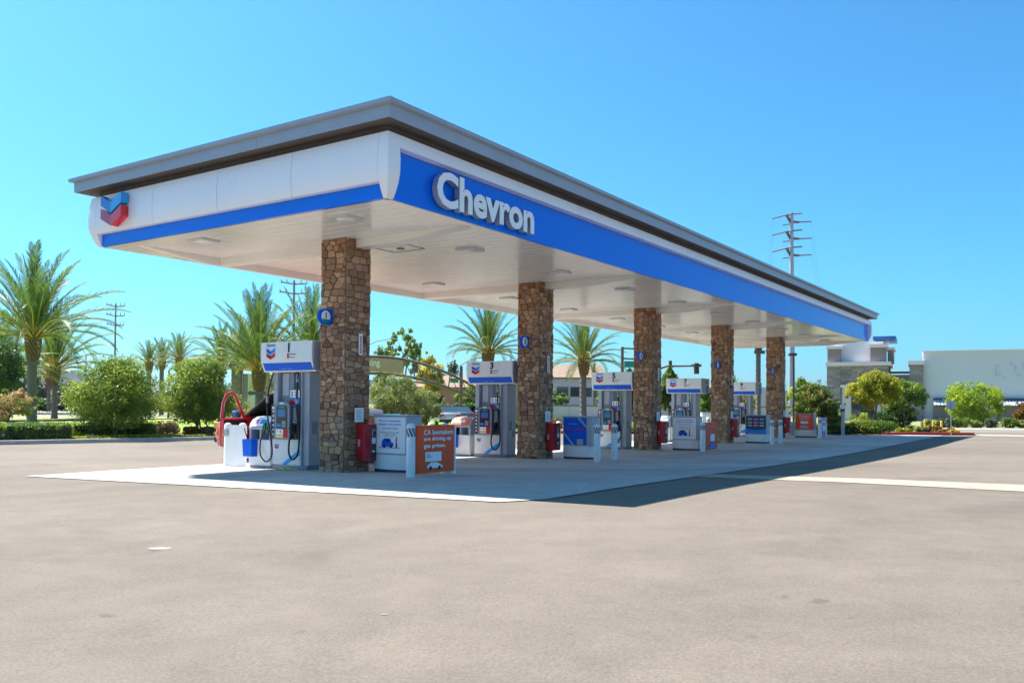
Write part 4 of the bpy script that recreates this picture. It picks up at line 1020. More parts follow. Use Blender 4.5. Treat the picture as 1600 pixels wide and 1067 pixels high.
# ------------------------------------------------------------------ vegetation
def leaf_mesh(name, cl_, size, n, mt, rg, up_bias=.3, asp=.55, fill=.3):
    """cl_: list of (x,y,z,rx,ry,rz) ellipsoid clumps; n leaves spread over them"""
    cl_ = np.array(cl_, float); vol = np.cbrt(cl_[:, 3] * cl_[:, 4] * cl_[:, 5]) ** 2; pr = vol / vol.sum()
    idx = rg.choice(len(cl_), n, p=pr); c = cl_[idx]
    d = rg.normal(size=(n, 3)); d /= np.linalg.norm(d, axis=1)[:, None]
    rad = np.where(rg.random(n) < fill, rg.random(n) ** .6, 1 - .22 * np.abs(rg.normal(size=n)) + .12 * np.maximum(0, rg.normal(size=n)))[:, None]
    p = c[:, :3] + d * c[:, 3:6] * rad
    nn = d * .7 + rg.normal(size=(n, 3)) * .8; nn[:, 2] += up_bias; nn /= np.linalg.norm(nn, axis=1)[:, None]
    t_ = np.cross(nn, rg.normal(size=(n, 3))); t_ /= np.linalg.norm(t_, axis=1)[:, None]; w = np.cross(nn, t_)
    s = size * rg.uniform(.55, 1.35, n)[:, None]
    a = p - t_ * s; b_ = p + w * s * asp; c_ = p + t_ * s; e = p - w * s * asp
    vs = np.stack([a, b_, c_, e], 1).reshape(-1, 3)
    me = bpy.data.meshes.new(name); me.vertices.add(4 * n); me.vertices.foreach_set('co', vs.ravel().astype(np.float32))
    me.loops.add(4 * n); me.loops.foreach_set('vertex_index', np.arange(4 * n, dtype=np.int32))
    me.polygons.add(n); me.polygons.foreach_set('loop_start', np.arange(0, 4 * n, 4, dtype=np.int32))
    try: me.polygons.foreach_set('loop_total', np.full(n, 4, dtype=np.int32))
    except Exception: pass
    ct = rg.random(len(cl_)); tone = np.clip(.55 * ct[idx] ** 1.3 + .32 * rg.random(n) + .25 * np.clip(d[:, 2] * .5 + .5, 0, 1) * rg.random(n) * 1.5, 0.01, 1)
    at_ = me.attributes.new('tone', 'FLOAT', 'FACE'); at_.data.foreach_set('value', tone.astype(np.float32))
    me.materials.append(mt); me.update(calc_edges=True); me.validate(); return me
SEED = [1]
def tree(name, label, cat, loc, H, Wd, mt, base=.15, n=6000, size=.07, stems=1, shape='round', trunk_r=.06, seed=None, up=.3, clumps=34, group=None, dep=1.0, lean=0, trunkmat='bark', airy=.0, asp=.55):
    SEED[0] += 1; rg = np.random.default_rng(seed or SEED[0]); rr = random.Random(SEED[0])
    t = thing(name, loc, rr.uniform(0, 6), label, cat, group)
    z0 = H * base; cz = (z0 + H) / 2; hz = (H - z0) / 2; hx = Wd / 2
    cl_ = []
    for k in range(clumps):
        while True:
            q = rg.uniform(-1, 1, 3)
            if (q ** 2).sum() <= 1: break
        L = np.linalg.norm(q) + 1e-6; q = q / L * (L ** .45)
        if shape == 'dome': k_ = 1.05 - .50 * (q[2] + 1) / 2; q[0] *= k_; q[1] *= k_
        if shape == 'cone': k_ = (1 - (q[2] + 1) / 2) ** .8 * 1.1 + .12; q[0] *= k_; q[1] *= k_
        if shape == 'flat': q[2] *= .6
        if shape == 'vase': k_ = .45 + .55 * (q[2] + 1) / 2; q[0] *= k_; q[1] *= k_
        r_ = rg.uniform(.13, .30) * (1 - airy * .35); rx = hx * r_ * 1.15; rz_ = hz * r_ * rg.uniform(.8, 1.2)
        cl_.append((q[0] * hx * .86, q[1] * hx * .86 * dep, cz + q[2] * hz * .86, rx, rx, rz_))
    for k in range(clumps // 3):      # stray sprays that break the outline
        an_ = rg.uniform(0, 6.28); ze = rg.uniform(-.55, 1.0); kk = math.sqrt(max(0, 1 - ze * ze)) * (1.05 if shape != 'cone' else .5 * (1 - ze) + .1)
        if shape == 'dome': kk *= 1.05 - .4 * (ze + 1) / 2
        cl_.append((math.cos(an_) * kk * hx * rg.uniform(.9, 1.12), math.sin(an_) * kk * hx * rg.uniform(.9, 1.12) * dep, cz + ze * hz * rg.uniform(.92, 1.10), hx * rg.uniform(.05, .12), hx * rg.uniform(.05, .12), hz * rg.uniform(.06, .16)))
    if airy < .5: cl_.append((0, 0, cz, hx * .38, hx * .38 * dep, hz * .42))
    tb = MB()
    for k in range(stems):
        an = rr.uniform(0, 6.28) if stems > 1 else 0; sp = .04 * stems * trunk_r * 10
        x0, y0 = (math.cos(an) * trunk_r * 1.5, math.sin(an) * trunk_r * 1.5) if stems > 1 else (0, 0)
        tgt = cl_[rr.randrange(len(cl_))]; top = (tgt[0] * .4 + lean, tgt[1] * .4, cz * 1.1)
        mid = ((x0 + top[0]) / 2 + rr.uniform(-.06, .06) * hx, (y0 + top[1]) / 2 + rr.uniform(-.06, .06) * hx, (z0 + .3 * (cz - z0)))
        tb.tube([(x0, y0, -.05), (x0 * 1.2, y0 * 1.2, z0 * .5), mid, top], [trunk_r * 1.2, trunk_r, trunk_r * .8, trunk_r * .4], 8)
        for j in range(9):
            c_ = cl_[rr.randrange(len(cl_))]; f = rr.uniform(.15, .8)
            st = [mid[i] * (1 - f) + top[i] * f for i in range(3)]
            md_ = [(st[i] + c_[i]) / 2 for i in range(3)]; md_[2] += .04 * H
            tb.tube([st, md_, c_[:3]], [trunk_r * .45, trunk_r * .28, trunk_r * .1], 5)
    tb.obj('trunk', M[trunkmat], t, smooth=True)
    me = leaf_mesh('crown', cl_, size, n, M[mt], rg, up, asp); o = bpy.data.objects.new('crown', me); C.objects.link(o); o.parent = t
    return t
def shrub(name, label, cat, loc, w, h, d, mt, n=2500, size=.045, rz=RZ, group=None, boxy=False, clumps=16):
    SEED[0] += 1; rg = np.random.default_rng(SEED[0])
    cl_ = []
    if boxy:
        nx = max(2, int(w / max(h, .3) * 1.6))
        for i in range(nx):
            for j in (.28, .72):
                cl_.append((-w / 2 + w * (i + .5) / nx, rg.uniform(-.08, .08) * d, h * j + rg.uniform(-.03, .03) * h, w / nx * .72, d * .52, h * .34))
    else:
        for k in range(clumps):
            q = rg.uniform(-1, 1, 3); q /= max(1, np.linalg.norm(q))
            cl_.append((q[0] * w * .36, q[1] * d * .36, h * .46 + q[2] * h * .27, w * .17, d * .17, h * .24))
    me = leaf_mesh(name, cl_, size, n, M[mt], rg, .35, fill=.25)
    # solid dark core box added inside boxy hedges so that no light passes
    o = bpy.data.objects.new('leaves', me); t = thing(name, loc, rz, label, cat, group); C.objects.link(o); o.parent = t
    b = MB()
    for i in range(max(3, int(w / .5))):
        x = -w / 2 * .8 + w * .8 * (i + .5) / max(3, int(w / .5)); b.tube([(x, 0, -.03), (x + rg.uniform(-.1, .1), rg.uniform(-.1, .1), h * .75)], [.02, .008], 5)
    b.obj('stems', M['bark'], t)
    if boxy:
        b = MB(); b.box(-w / 2 * .96, w / 2 * .96, -d * .38, d * .38, 0, h * .84); b.obj('dark_core', M['leaf_dark'], t)
    return t
def spiky(label, loc, n, h, mt, cat='plant', group=None, name='spiky_plant'):
    rr = random.Random(int(loc.x * 100)); t = thing(name, loc, rr.uniform(0, 6), label, cat, group)
    b = MB()
    for k in range(n):
        an = rr.uniform(0, 6.28); el = rr.uniform(.35, 1.35); L = h * rr.uniform(.7, 1.15); w = .018 + .02 * h
        p = [Vector((0, 0, 0)) + Vector((math.cos(an) * math.cos(el) * L * f, math.sin(an) * math.cos(el) * L * f, math.sin(el) * L * f - .25 * L * f * f * math.cos(el))) for f in (0, .35, .7, 1)]
        sd_ = Vector((-math.sin(an), math.cos(an), 0)) * w
        b.add([p[0] - sd_ * .6, p[0] + sd_ * .6, p[1] + sd_, p[1] - sd_, p[2] + sd_ * .7, p[2] - sd_ * .7, p[3]], [(0, 1, 2, 3), (3, 2, 4, 5), (5, 4, 6)], 0, rr.random())
    o = b.obj('blades', M[mt], t, fix=False); o['kind'] = 'stuff'
    return t
# palms
FR = {}
def frond_mesh(k, rr):
    """frond of unit length 1 leaving the origin along +x, rising then drooping by variant k (0 upright .. 5 hanging)"""
    droop = (.25, .55, .85, 1.15, 1.35, 1.5)[k]; ns = 14; pts = []; x = z = 0; an = .12
    for i in range(ns + 1):
        pts.append(Vector((x, 0, z))); an -= droop / ns * (.35 + 1.5 * i / ns); x += math.cos(an) / ns; z += math.sin(an) / ns
    b = MB(); b.tube(pts, [.0085 * (1 - i / ns) + .0015 for i in range(ns + 1)], 5, 0)
    nl = 64
    for i in range(nl):
        f = .14 + .86 * i / nl; q = f * ns; j = min(ns - 1, int(q)); p = pts[j].lerp(pts[j + 1], q - j); d = (pts[j + 1] - pts[j]).normalized()
        L = (.155 * math.sin(math.pi * min(1, (f * .9 + .12))) ** .7 + .025) * rr.uniform(.85, 1.12)
        for sgn in (-1, 1):
            sw = rr.uniform(.75, 1.1); side = Vector((0, sgn, 0)); upv = Vector((-d.z, 0, d.x))
            dr_ = (d * sw * 1.25 + side * .62 + upv * rr.uniform(.15, .42)).normalized()
            e = p + dr_ * L + Vector((0, 0, -L * rr.uniform(.03, .3))); w = d * .0060
            md_ = p + dr_ * L * .5
            b.add([p - w * .5, p + w * .5, md_ + w, e, md_ - w], [(0, 1, 2, 4), (4, 2, 3)], 1, min(.99, max(.01, rr.gauss(.42, .22))))
    return b.mesh('frond', [M['frondstem'], M['frond']])
def palm(label, px, D, ytop_trunk, R_px, w_px, n=46, ybase=None, skirt=True, crossbar=False, lift=0, seed=0):
    rr = random.Random(seed + px); ppm = F_PX / D
    base = at(px, 640, D); base.z = -.12; top = at(px, ytop_trunk, D); Hh = top.z - base.z; tr = w_px / ppm / 2; FL = R_px / ppm
    t = thing('date_palm', base, rr.uniform(0, 6), label, 'palm tree', 'date palms behind the hedge')
    b = MB(); pts = []; rs = []; nr = int(Hh / .16)
    for i in range(nr + 1):
        z = Hh * i / nr; pts.append((.05 * math.sin(z * .4), 0, z)); rs.append(tr * (1.06 if i % 2 else .95) * (1 + .12 * max(0, 1 - z / 1.0)))
    b.tube(pts, rs, 14); b.obj('trunk', M['palmbark'], t)
    # boots: the swollen bulb of cut leaf bases
    b = MB(); hb = max(.9, FL * .30)
    for k in range(130):
        an = k * 2.39996; f = k / 130; z = Hh - hb + hb * f * 1.25; r_ = tr * (1.05 + .45 * math.sin(min(1, f * 1.25) * math.pi * .6))
        c_, s_ = math.cos(an), math.sin(an); w = tr * .42; p = Vector((c_ * r_, s_ * r_, z)); tn = Vector((-s_, c_, 0)) * w
        o_ = Vector((c_, s_, 0)); q = p + o_ * .10 + Vector((0, 0, .20))
        b.add([p - tn * .5 - o_ * .1, p + tn * .5 - o_ * .1, p + o_ * .05 + tn * .4, p + o_ * .05 - tn * .4, q + tn * .3, q - tn * .3], [(3, 2, 4, 5), (0, 3, 5), (2, 1, 4), (1, 0, 5, 4)], 0, rr.random() + .01)
    b.obj('leaf_bases', M['boots'], t)
    if crossbar:
        zc_ = Hh - hb * 1.12; b = MB(); b.box(-tr * 2.2, tr * 2.2, -tr * 1.3 - .08, -tr * 1.3, zc_ - .12, zc_ + .12); o = b.obj('lamp_bracket', M['truss'], t); o.rotation_euler = (0, 0, -t.rotation_euler.z)
    for k in range(n):
        f = (k + .5) / n; el = R(88 - 86 * f ** 1.0 + rr.uniform(-5, 5)) + lift; an = k * 2.39996 + rr.uniform(-.2, .2)
        v = min(5, max(0, int((1 - (el / R(86))) * 4.2 + rr.uniform(0, .9))))
        if v not in FR: FR[v] = [frond_mesh(v, random.Random(50 + v * 3 + j)) for j in range(2)]
        o = bpy.data.objects.new('frond', FR[v][k % 2]); C.objects.link(o); o.parent = t
        L = FL * rr.uniform(.98, 1.28) * (1.0 if f > .2 else 1.0)
        o.rotation_euler = (rr.uniform(-.25, .25), -el, an); o.scale = (L, L * 1.0, L)
        o.location = (math.cos(an) * tr * .5, math.sin(an) * tr * .5, Hh - hb * .1 + .25 * (1 - f))
    return t
palm('tall date palm with ringed trunk, largest at the far left above the clipped hedge', 50, 58, 527, 122, 14, 54, crossbar=True)
palm('smaller date palm just right of the largest left palm', 85, 74, 575, 88, 9, 38, crossbar=True)
palm('palm half cut by the left picture edge', 2, 66, 585, 82, 9, 44)
palm('faint palm behind the two left palms, partly hidden', 76, 110, 590, 60, 5, 34)
palm('first of three small palms above the willow tree', 232, 96, 570, 33, 6.5, 36)
palm('middle of three small palms above the willow tree', 252, 100, 566, 34, 6.5, 36)
palm('tallest of three small palms, right one', 279, 92, 562, 38, 7, 36)
palm('medium date palm left of the brick gate tower', 345, 80, 566, 52, 8.5, 42)
palm('golden crowned palm just behind the brick gate tower', 372, 100, 566, 52, 7, 46)
palm('large date palm directly behind the first pump header', 404, 56, 578, 108, 12.5, 54, crossbar=True)
palm('large date palm beside the first stone column', 484, 62, 560, 92, 11, 46)
palm('date palm rising over the header of pump 3', 762, 62, 552, 70, 11.5, 46)
palm('date palm standing between the second and third columns', 912, 58, 566, 66, 10, 46)
palm('palm trunk between the fourth and fifth columns with hidden crown', 1185, 60, 528, 60, 7.5, 30, lift=.35, crossbar=True)
def PB(px, b, dz=.1):
    o, d = ray(px, 700); t_ = ((N0 - o).dot(V) + b) / (Vector((d.x, d.y, 0)).dot(V)); p = o + d * t_; a = (Vector((p.x, p.y, 0)) - N0).dot(U); return PG(a, b, dz), a
def hedge_run(label, px0, px1, b, d, h, mt, n, size=.04, name='clipped_hedge'):
    p0, a0 = PB(px0, b); p1, a1 = PB(px1, b); m_ = (a0 + a1) / 2; L = abs(a1 - a0)
    return shrub(name, label, 'hedge', PG(m_, b, .1), L, h, d, mt, n, size, rz=RN, boxy=True)
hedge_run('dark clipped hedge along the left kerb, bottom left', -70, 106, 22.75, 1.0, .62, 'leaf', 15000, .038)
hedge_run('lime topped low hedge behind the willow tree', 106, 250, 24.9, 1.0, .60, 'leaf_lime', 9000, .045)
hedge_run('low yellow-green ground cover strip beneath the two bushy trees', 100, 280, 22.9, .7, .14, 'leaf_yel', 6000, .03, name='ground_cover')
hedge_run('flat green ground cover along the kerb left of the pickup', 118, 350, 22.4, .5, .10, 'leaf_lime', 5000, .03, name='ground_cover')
for px, b, h, lab in ((2, 22.3, .42, 'grey-green agave at the bottom left kerb'), (28, 22.35, .34, 'smaller agave in front of the clipped hedge'), (74, 22.35, .36, 'spiky agave near the right end of the clipped hedge'), (97, 22.6, .3, 'thin spiky plant at the hedge end'), (140, 22.6, .28, 'spiky tuft under the willow tree')):
    spiky(lab, PB(px, b)[0], 46, h, 'leaf_blue')
tree('willow_tree', 'broad light green bushy tree behind the left kerb', 'tree', PB(180, 24.4)[0], 3.35, 4.5, 'leaf_fresh', shape='dome', base=.07, n=36000, size=.06, stems=3, trunk_r=.05, clumps=90, seed=11, asp=.35)
tree('bushy_tree', 'dense green bushy tree left of the open pickup door', 'tree', PB(312, 24.6)[0], 3.60, 3.7, 'leaf_fresh', shape='dome', base=.08, n=34000, size=.06, stems=4, trunk_r=.045, clumps=90, seed=12, asp=.4)
tree('bushy_tree', 'dark green tree cut by the left picture edge', 'tree', at(-2, 660, 44) * 1 + Vector((0, 0, .5)), 3.6, 2.4, 'leaf_dark', base=.1, n=9000, size=.06, trunk_r=.08, seed=13)
tree('flowering_tree', 'small tree with pink blossom at the left edge', 'tree', Vector((at(10, 660, 37).x, 37, 0)), 1.95, 2.2, 'leaf_red', base=.28, n=9000, size=.045, stems=2, trunk_r=.035, seed=14)
for px, b, w, h, mt, lab in ((262, 23.7, 1.2, .8, 'leaf_dry', 'dry rusty grass bush between the two bushy trees'), (300, 23.6, 1.0, .5, 'leaf_rust', 'low rust coloured shrub under the dense green tree'), (325, 23.6, .9, .5, 'leaf_dry', 'dry shrub beside the pickup front'), (225, 23.8, 1.1, .7, 'leaf', 'round green shrub left of the dry rusty bush'), (345, 23.9, 1.0, .9, 'leaf_rust', 'rusty shrub behind the pickup door'), (370, 25.5, 2.2, 2.0, 'leaf_gold', 'golden shrub seen through the pickup door frame')):
    shrub('garden_shrub', lab, 'shrub', PB(px, b)[0], w, h, w * .8, mt, 2600, .045)
def far_tree(label, px, ybase, ytop, wpx, D, mt, n=4500, size=None, **k):
    ppm = F_PX / D; p = at(px, ybase, D); zb = -.12 if ybase > 640 else p.z; H = at(px, ytop, D).z - zb
    return tree(k.pop('name', 'garden_tree'), label, k.pop('cat', 'tree'), Vector((p.x, D, zb)), H, wpx / ppm, mt, n=n, size=size or 2.0 / ppm, **k)
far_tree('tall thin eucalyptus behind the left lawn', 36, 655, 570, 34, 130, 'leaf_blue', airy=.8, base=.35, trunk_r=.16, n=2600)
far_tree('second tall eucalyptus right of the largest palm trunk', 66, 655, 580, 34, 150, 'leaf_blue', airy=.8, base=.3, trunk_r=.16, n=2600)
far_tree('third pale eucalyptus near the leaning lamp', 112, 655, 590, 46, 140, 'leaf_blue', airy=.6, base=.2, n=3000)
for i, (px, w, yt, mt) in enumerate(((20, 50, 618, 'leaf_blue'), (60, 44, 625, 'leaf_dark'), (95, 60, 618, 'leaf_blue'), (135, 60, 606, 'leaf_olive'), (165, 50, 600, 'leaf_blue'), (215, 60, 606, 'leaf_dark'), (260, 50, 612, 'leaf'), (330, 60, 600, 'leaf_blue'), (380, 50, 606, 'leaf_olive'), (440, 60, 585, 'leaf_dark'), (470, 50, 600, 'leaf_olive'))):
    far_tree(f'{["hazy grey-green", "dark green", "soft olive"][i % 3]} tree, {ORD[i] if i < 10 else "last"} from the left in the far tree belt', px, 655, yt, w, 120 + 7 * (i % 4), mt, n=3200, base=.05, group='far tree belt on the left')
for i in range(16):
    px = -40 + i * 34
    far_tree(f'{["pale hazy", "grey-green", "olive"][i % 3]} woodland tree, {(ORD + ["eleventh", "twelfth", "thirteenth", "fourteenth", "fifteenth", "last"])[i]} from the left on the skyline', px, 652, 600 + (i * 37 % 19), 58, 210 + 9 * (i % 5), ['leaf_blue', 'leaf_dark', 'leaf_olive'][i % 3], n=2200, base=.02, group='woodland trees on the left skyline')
# middle distance
far_tree('wide pale olive tree behind the first poster cabinet', 618, 668, 586, 88, 50, 'leaf_olive', n=16000, base=.08, size=.07, stems=3, clumps=60, asp=.3)
far_tree('lower pale olive shrub right of the wide olive tree', 664, 668, 606, 58, 52, 'leaf_olive', n=9000, base=.08, size=.07, stems=2, clumps=40, asp=.3)
far_tree('tall open pine above the arch sign', 630, 655, 514, 60, 130, 'leaf_fresh', n=5200, airy=1.6, base=.42, trunk_r=.14, size=.17, clumps=60)
far_tree('rounded green tree left of the tall pine', 597, 655, 538, 30, 125, 'leaf', n=2400, base=.3)
far_tree('yellow blossoming tree behind the arch', 672, 655, 552, 44, 92, 'leaf_yel', n=4200, base=.3, airy=.4)
far_tree('bluish tree far behind the yellow blossoms', 705, 655, 566, 34, 140, 'leaf_blue', n=2400)
far_tree('bright green tree right of the orange house', 738, 655, 600, 52, 95, 'leaf', n=4500, base=.1)
far_tree('dark tree right behind pump 3', 800, 655, 600, 40, 95, 'leaf_dark', n=3600, base=.1)
far_tree('dark green tree at the street sign pole', 983, 668, 575, 34, 62, 'leaf_dark', n=6500, base=.22, trunk_r=.07, shape='cone')
far_tree('bright green column-shaped tree left of pump 7', 1047, 668, 572, 40, 60, 'leaf', n=9500, base=.18, trunk_r=.06, shape='cone', clumps=50)
far_tree('green tree behind pump 5', 952, 655, 600, 44, 92, 'leaf', n=3800, base=.1)
far_tree('green tree left of the cream house', 872, 650, 610, 34, 88, 'leaf', n=3200, base=.1)
far_tree('round green tree right of pump 7', 1103, 655, 604, 32, 80, 'leaf', n=3200, base=.12)
far_tree('yellow leaved tree behind pump 9', 1155, 662, 612, 50, 64, 'leaf_yel', n=5200, base=.25)
far_tree('dark green tree behind the first yellow tree', 1125, 660, 598, 40, 85, 'leaf_dark', n=3600, base=.1)
for px, y, D, lab in ((928, 575, 110, 'distant fan palm tuft above the third pump'), (870, 592, 120, 'distant fan palm above the cream house'), (1148, 597, 110, 'distant fan palm tuft peeping above the last pump'), (1300, 598, 120, 'far fan palm behind the myrtle trees')):
    palm(lab, px, D, y + 8, 16, 3, 22)
far_tree('crape myrtle with reddish leaves, right of the tall pole', 1270, 668, 598, 66, 48, 'leaf_myrtle', n=12000, base=.30, stems=3, trunk_r=.05, size=.055, clumps=46)
far_tree('bright green tree directly behind the tall pole', 1252, 668, 590, 40, 60, 'leaf_lime', n=5500, base=.12)
far_tree('small orange-green crape myrtle', 1300, 668, 624, 46, 46, 'leaf_myrtle', n=6500, base=.3, stems=3, trunk_r=.03, size=.05)
far_tree('golden green tree with slanting pale trunk before the tower building', 1366, 668, 580, 78, 50, 'leaf_gold', n=16000, base=.36, stems=2, trunk_r=.06, size=.055, clumps=56, lean=-.3)
far_tree('darker green tree right of the golden tree', 1414, 664, 594, 64, 56, 'leaf', n=11000, base=.28, stems=2, size=.06, clumps=44)
far_tree('dark shrub mass under the darker green tree', 1400, 664, 632, 60, 57, 'leaf_dark', n=6500, base=.02, size=.07)
far_tree('bright lime tree in front of the long pale wall', 1520, 664, 592, 84, 66, 'leaf_lime', n=14000, base=.04, size=.075, clumps=56)
far_tree('small tree cut by the right picture edge', 1602, 664, 624, 34, 60, 'leaf_rust', n=3500, base=.1)
for px, w, h, D, mt, lab in ((1250, 1.4, .7, 47, 'leaf_dark', 'dark shrub at the foot of the tall pole'), (1280, 1.5, .62, 47, 'leaf_yel', 'yellowish shrub under the crape myrtle'), (1303, 1.3, .75, 47, 'leaf_dry', 'dry golden grass clump left of the air-water post'), (1330, 1.5, .72, 48.5, 'leaf_gold', 'golden shrub right of the air-water post'), (1343, 1.3, 1.25, 52, 'leaf_lime', 'bright green round shrub behind the golden hedge'), (1305, 1.1, 1.15, 52, 'leaf_lime', 'small bright shrub behind the dry grass'), (1350, 1.9, .8, 49.5, 'leaf_dry', 'pale dry grass clump behind the oval hedge'), (1478, 1.0, .45, 45, 'leaf_rust', 'rusty low plant by the sign post'), (1412, .9, .42, 46, 'leaf_gold', 'low golden plant at the red kerb'), (1423, .8, .50, 47, 'leaf', 'small green plant right of the oval hedge'), (1440, .9, .5, 46, 'leaf_olive', 'olive tuft in the red kerb bed'), (1459, .9, .55, 46, 'leaf_rust', 'reddish tuft in the red kerb bed'), (1490, .7, .32, 44.5, 'leaf_yel', 'yellow flowers at the end of the red kerb'),
    (803, 1.2, .55, 52, 'leaf', 'green shrub between pump 3 and the second column'), (868, 1.3, .75, 50, 'leaf_rust', 'reddish brown shrub right of the second column'), (985, 1.6, .35, 49, 'leaf_lime', 'lime ground shrub left of the third column'), (1000, 1.0, .6, 52, 'leaf_gold', 'golden tuft beside the third column'), (1060, 1.6, .4, 50, 'leaf_lime', 'lime shrub behind pump 7'), (660, 2.2, .35, 45, 'leaf_yel', 'yellow low shrubs above the orange banner'), (700, 2.0, .35, 46, 'leaf_yel', 'second clump of yellow low shrubs by the parked cars'), (900, 1.6, .5, 52, 'leaf_dry', 'dry shrub at the palm foot between the columns')):
    p = at(px, 665, D); shrub('garden_shrub', lab, 'shrub', Vector((p.x, D, -.02)), w, h, w * .8, mt, 2400, .05)
p = at(1362, 668, 45.3); shrub('oval_hedge', 'long rounded green hedge behind the red kerb', 'hedge', Vector((p.x, p.y, -.0)), 2.7, .80, 1.1, 'leaf', 13000, .04, clumps=60)
p = at(1300, 668, 46.2); shrub('clipped_hedge', 'low golden clipped hedge beside the air-water post', 'hedge', Vector((p.x, p.y, -.0)), 3.6, .50, .8, 'leaf_gold', 7000, .04, boxy=True)
for i in range(9):
    px = 1452 + i * 21; p = at(px, 660, 61)
    shrub('roadside_shrub', f'{["olive", "dusty green", "bright green"][i % 3]} shrub, {ORD[i]} from the yellow posts along the far road', 'shrub', Vector((p.x, 61 - i * .3, -.05)), 1.25, .72 + .1 * (i % 3), 1.0, ('leaf_olive', 'leaf_blue', 'leaf')[i % 3], 1700, .06, group='roadside shrubs before the pale wall')
for px, D, w, h, lab in ((700, 84, 9, 1.5, 'dark hedge below the orange house'), (790, 84, 8, 1.6, 'dark hedge behind pump 3'), (920, 86, 9, 1.3, 'dark hedge in front of the cream house')):
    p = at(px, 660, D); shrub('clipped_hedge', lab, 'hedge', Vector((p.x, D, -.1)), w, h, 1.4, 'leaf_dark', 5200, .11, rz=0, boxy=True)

# ------------------------------------------------------------------ street furniture and far structures
def post(name, label, cat, px, D, parts, rz=0, group=None):
    p = at(px, 650, D); t = thing(name, Vector((p.x, D, -.12)), rz, label, cat, group)
    for nm, mt, fn in parts:
        b = MB(); fn(b); b.obj(nm, M[mt], t)
    return t
def hz(y, D): return at(800, y, D).z + .12 + .0   # height above ground for photo row y at depth D
def hzx(px, y, D): return at(px, y, D).z + .12
# transmission pole
D = 134; Ht = hzx(1237, 333, D)
t = post('transmission_pole', 'tall grey steel transmission pole rising above the canopy', 'utility pole', 1237, D, [('shaft', 'pole', lambda b: b.tube([(0, 0, 0), (0, 0, Ht)], [.56, .26], 14))])
m_ = lambda px_: px_ * D / F_PX
for y in (346, 372, 398):
    z = hzx(1237, y, D)
    b = MB(); b.tube([(0, 0, z - m_(4)), (-m_(8), 0, z + m_(10))], .22, 6); b.tube([(-m_(8), 0, z + m_(10)), (-m_(29), .5, z + m_(5))], .10, 6); b.tube([(-m_(8), 0, z + m_(10)), (m_(15), -.5, z + m_(12))], .10, 6); b.obj('cross_arm', M['truss'], t)
    b = MB(); b.tube([(0, 0, z - m_(1)), (m_(12), 0, z - m_(1))], .2, 6); b.tube([(m_(12), 0, z - m_(1)), (m_(31), 0, z)], .10, 6); b.tube([(0, 0, z - m_(4)), (-m_(14), 0, z - m_(6))], .08, 6); b.obj('cross_arm', M['truss'], t)
for s_, zy in ((-29, 341), (31, 346), (-29, 367), (31, 372), (-29, 393), (31, 398)):
    z = hzx(1237, zy, D); b = MB(); far = Vector((60 if s_ > 0 else 40, 260, -3))
    b.tube([(m_(s_) - 240 * (1 - f) * 0 + far.x * 2.2 * f, 330 * f, z - 14 * 4 * f * (1 - f)) for f in [i / 14 for i in range(15)]], .012, 4); b.obj('power_line', M['truss'], t)
def util(label, px, D, ytop, arms):
    Ht = hzx(px, ytop, D); t = post('utility_pole', label, 'utility pole', px, D, [('shaft', 'woodpole', lambda b: b.tube([(0, 0, 0), (0, 0, Ht)], [.26, .17], 10))]); k = D / F_PX
    for ya, w in arms:
        z = hzx(px, ya, D); b = MB(); b.tube([(-w * k, 0, z + 2.5 * k), (0, 0, z - k), (w * k, 0, z)], .15, 6)
        for s_ in (-1, -.55, .55, 1): b.tube([(s_ * w * k, 0, z), (s_ * w * k, 0, z + .7)], .08, 5)
        b.obj('cross_arm', M['woodpole'], t)
util('far utility pole with three cross arms over the willow tree', 178, 190, 474, ((478, 14), (493, 14), (508, 13)))
util('utility pole with two cross arms above the palms by the first column', 457, 150, 438, ((443, 20), (458, 22)))
def lamp_post(label, px, D, ytop, arm_px, side, ybase=None, mt='truss'):
    k = D / F_PX; H = hzx(px, ytop, D)
    return post('street_lamp', label, 'street lamp', px, D, [('pole', mt, lambda b: b.tube([(0, 0, 0), (0, 0, H - 12 * k)], [.11, .07], 8)),
        ('arm', mt, lambda b: b.tube([(0, 0, H - 12 * k), (side * arm_px * k * .45, 0, H - 4 * k), (side * arm_px * k, 0, H)], .045, 6)),
        ('lamp_head', 'lightgrey', lambda b: b.box(min(side * arm_px * k, side * arm_px * k * 1.22), max(side * arm_px * k, side * arm_px * k * 1.22), -.15, .15, H - .06, H + .08))])
lamp_post('street lamp with arm reaching right above the arch', 570, 95, 529, 40, 1)
lamp_post('street lamp arching left beside the pump 3 header', 719, 88, 559, -28, -1)
lamp_post('street lamp with short arm over the bushy trees', 263, 80, 566, 24, 1)
lamp_post('leaning dark lamp between the left palms and the utility pole', 133, 120, 543, 12, -1)
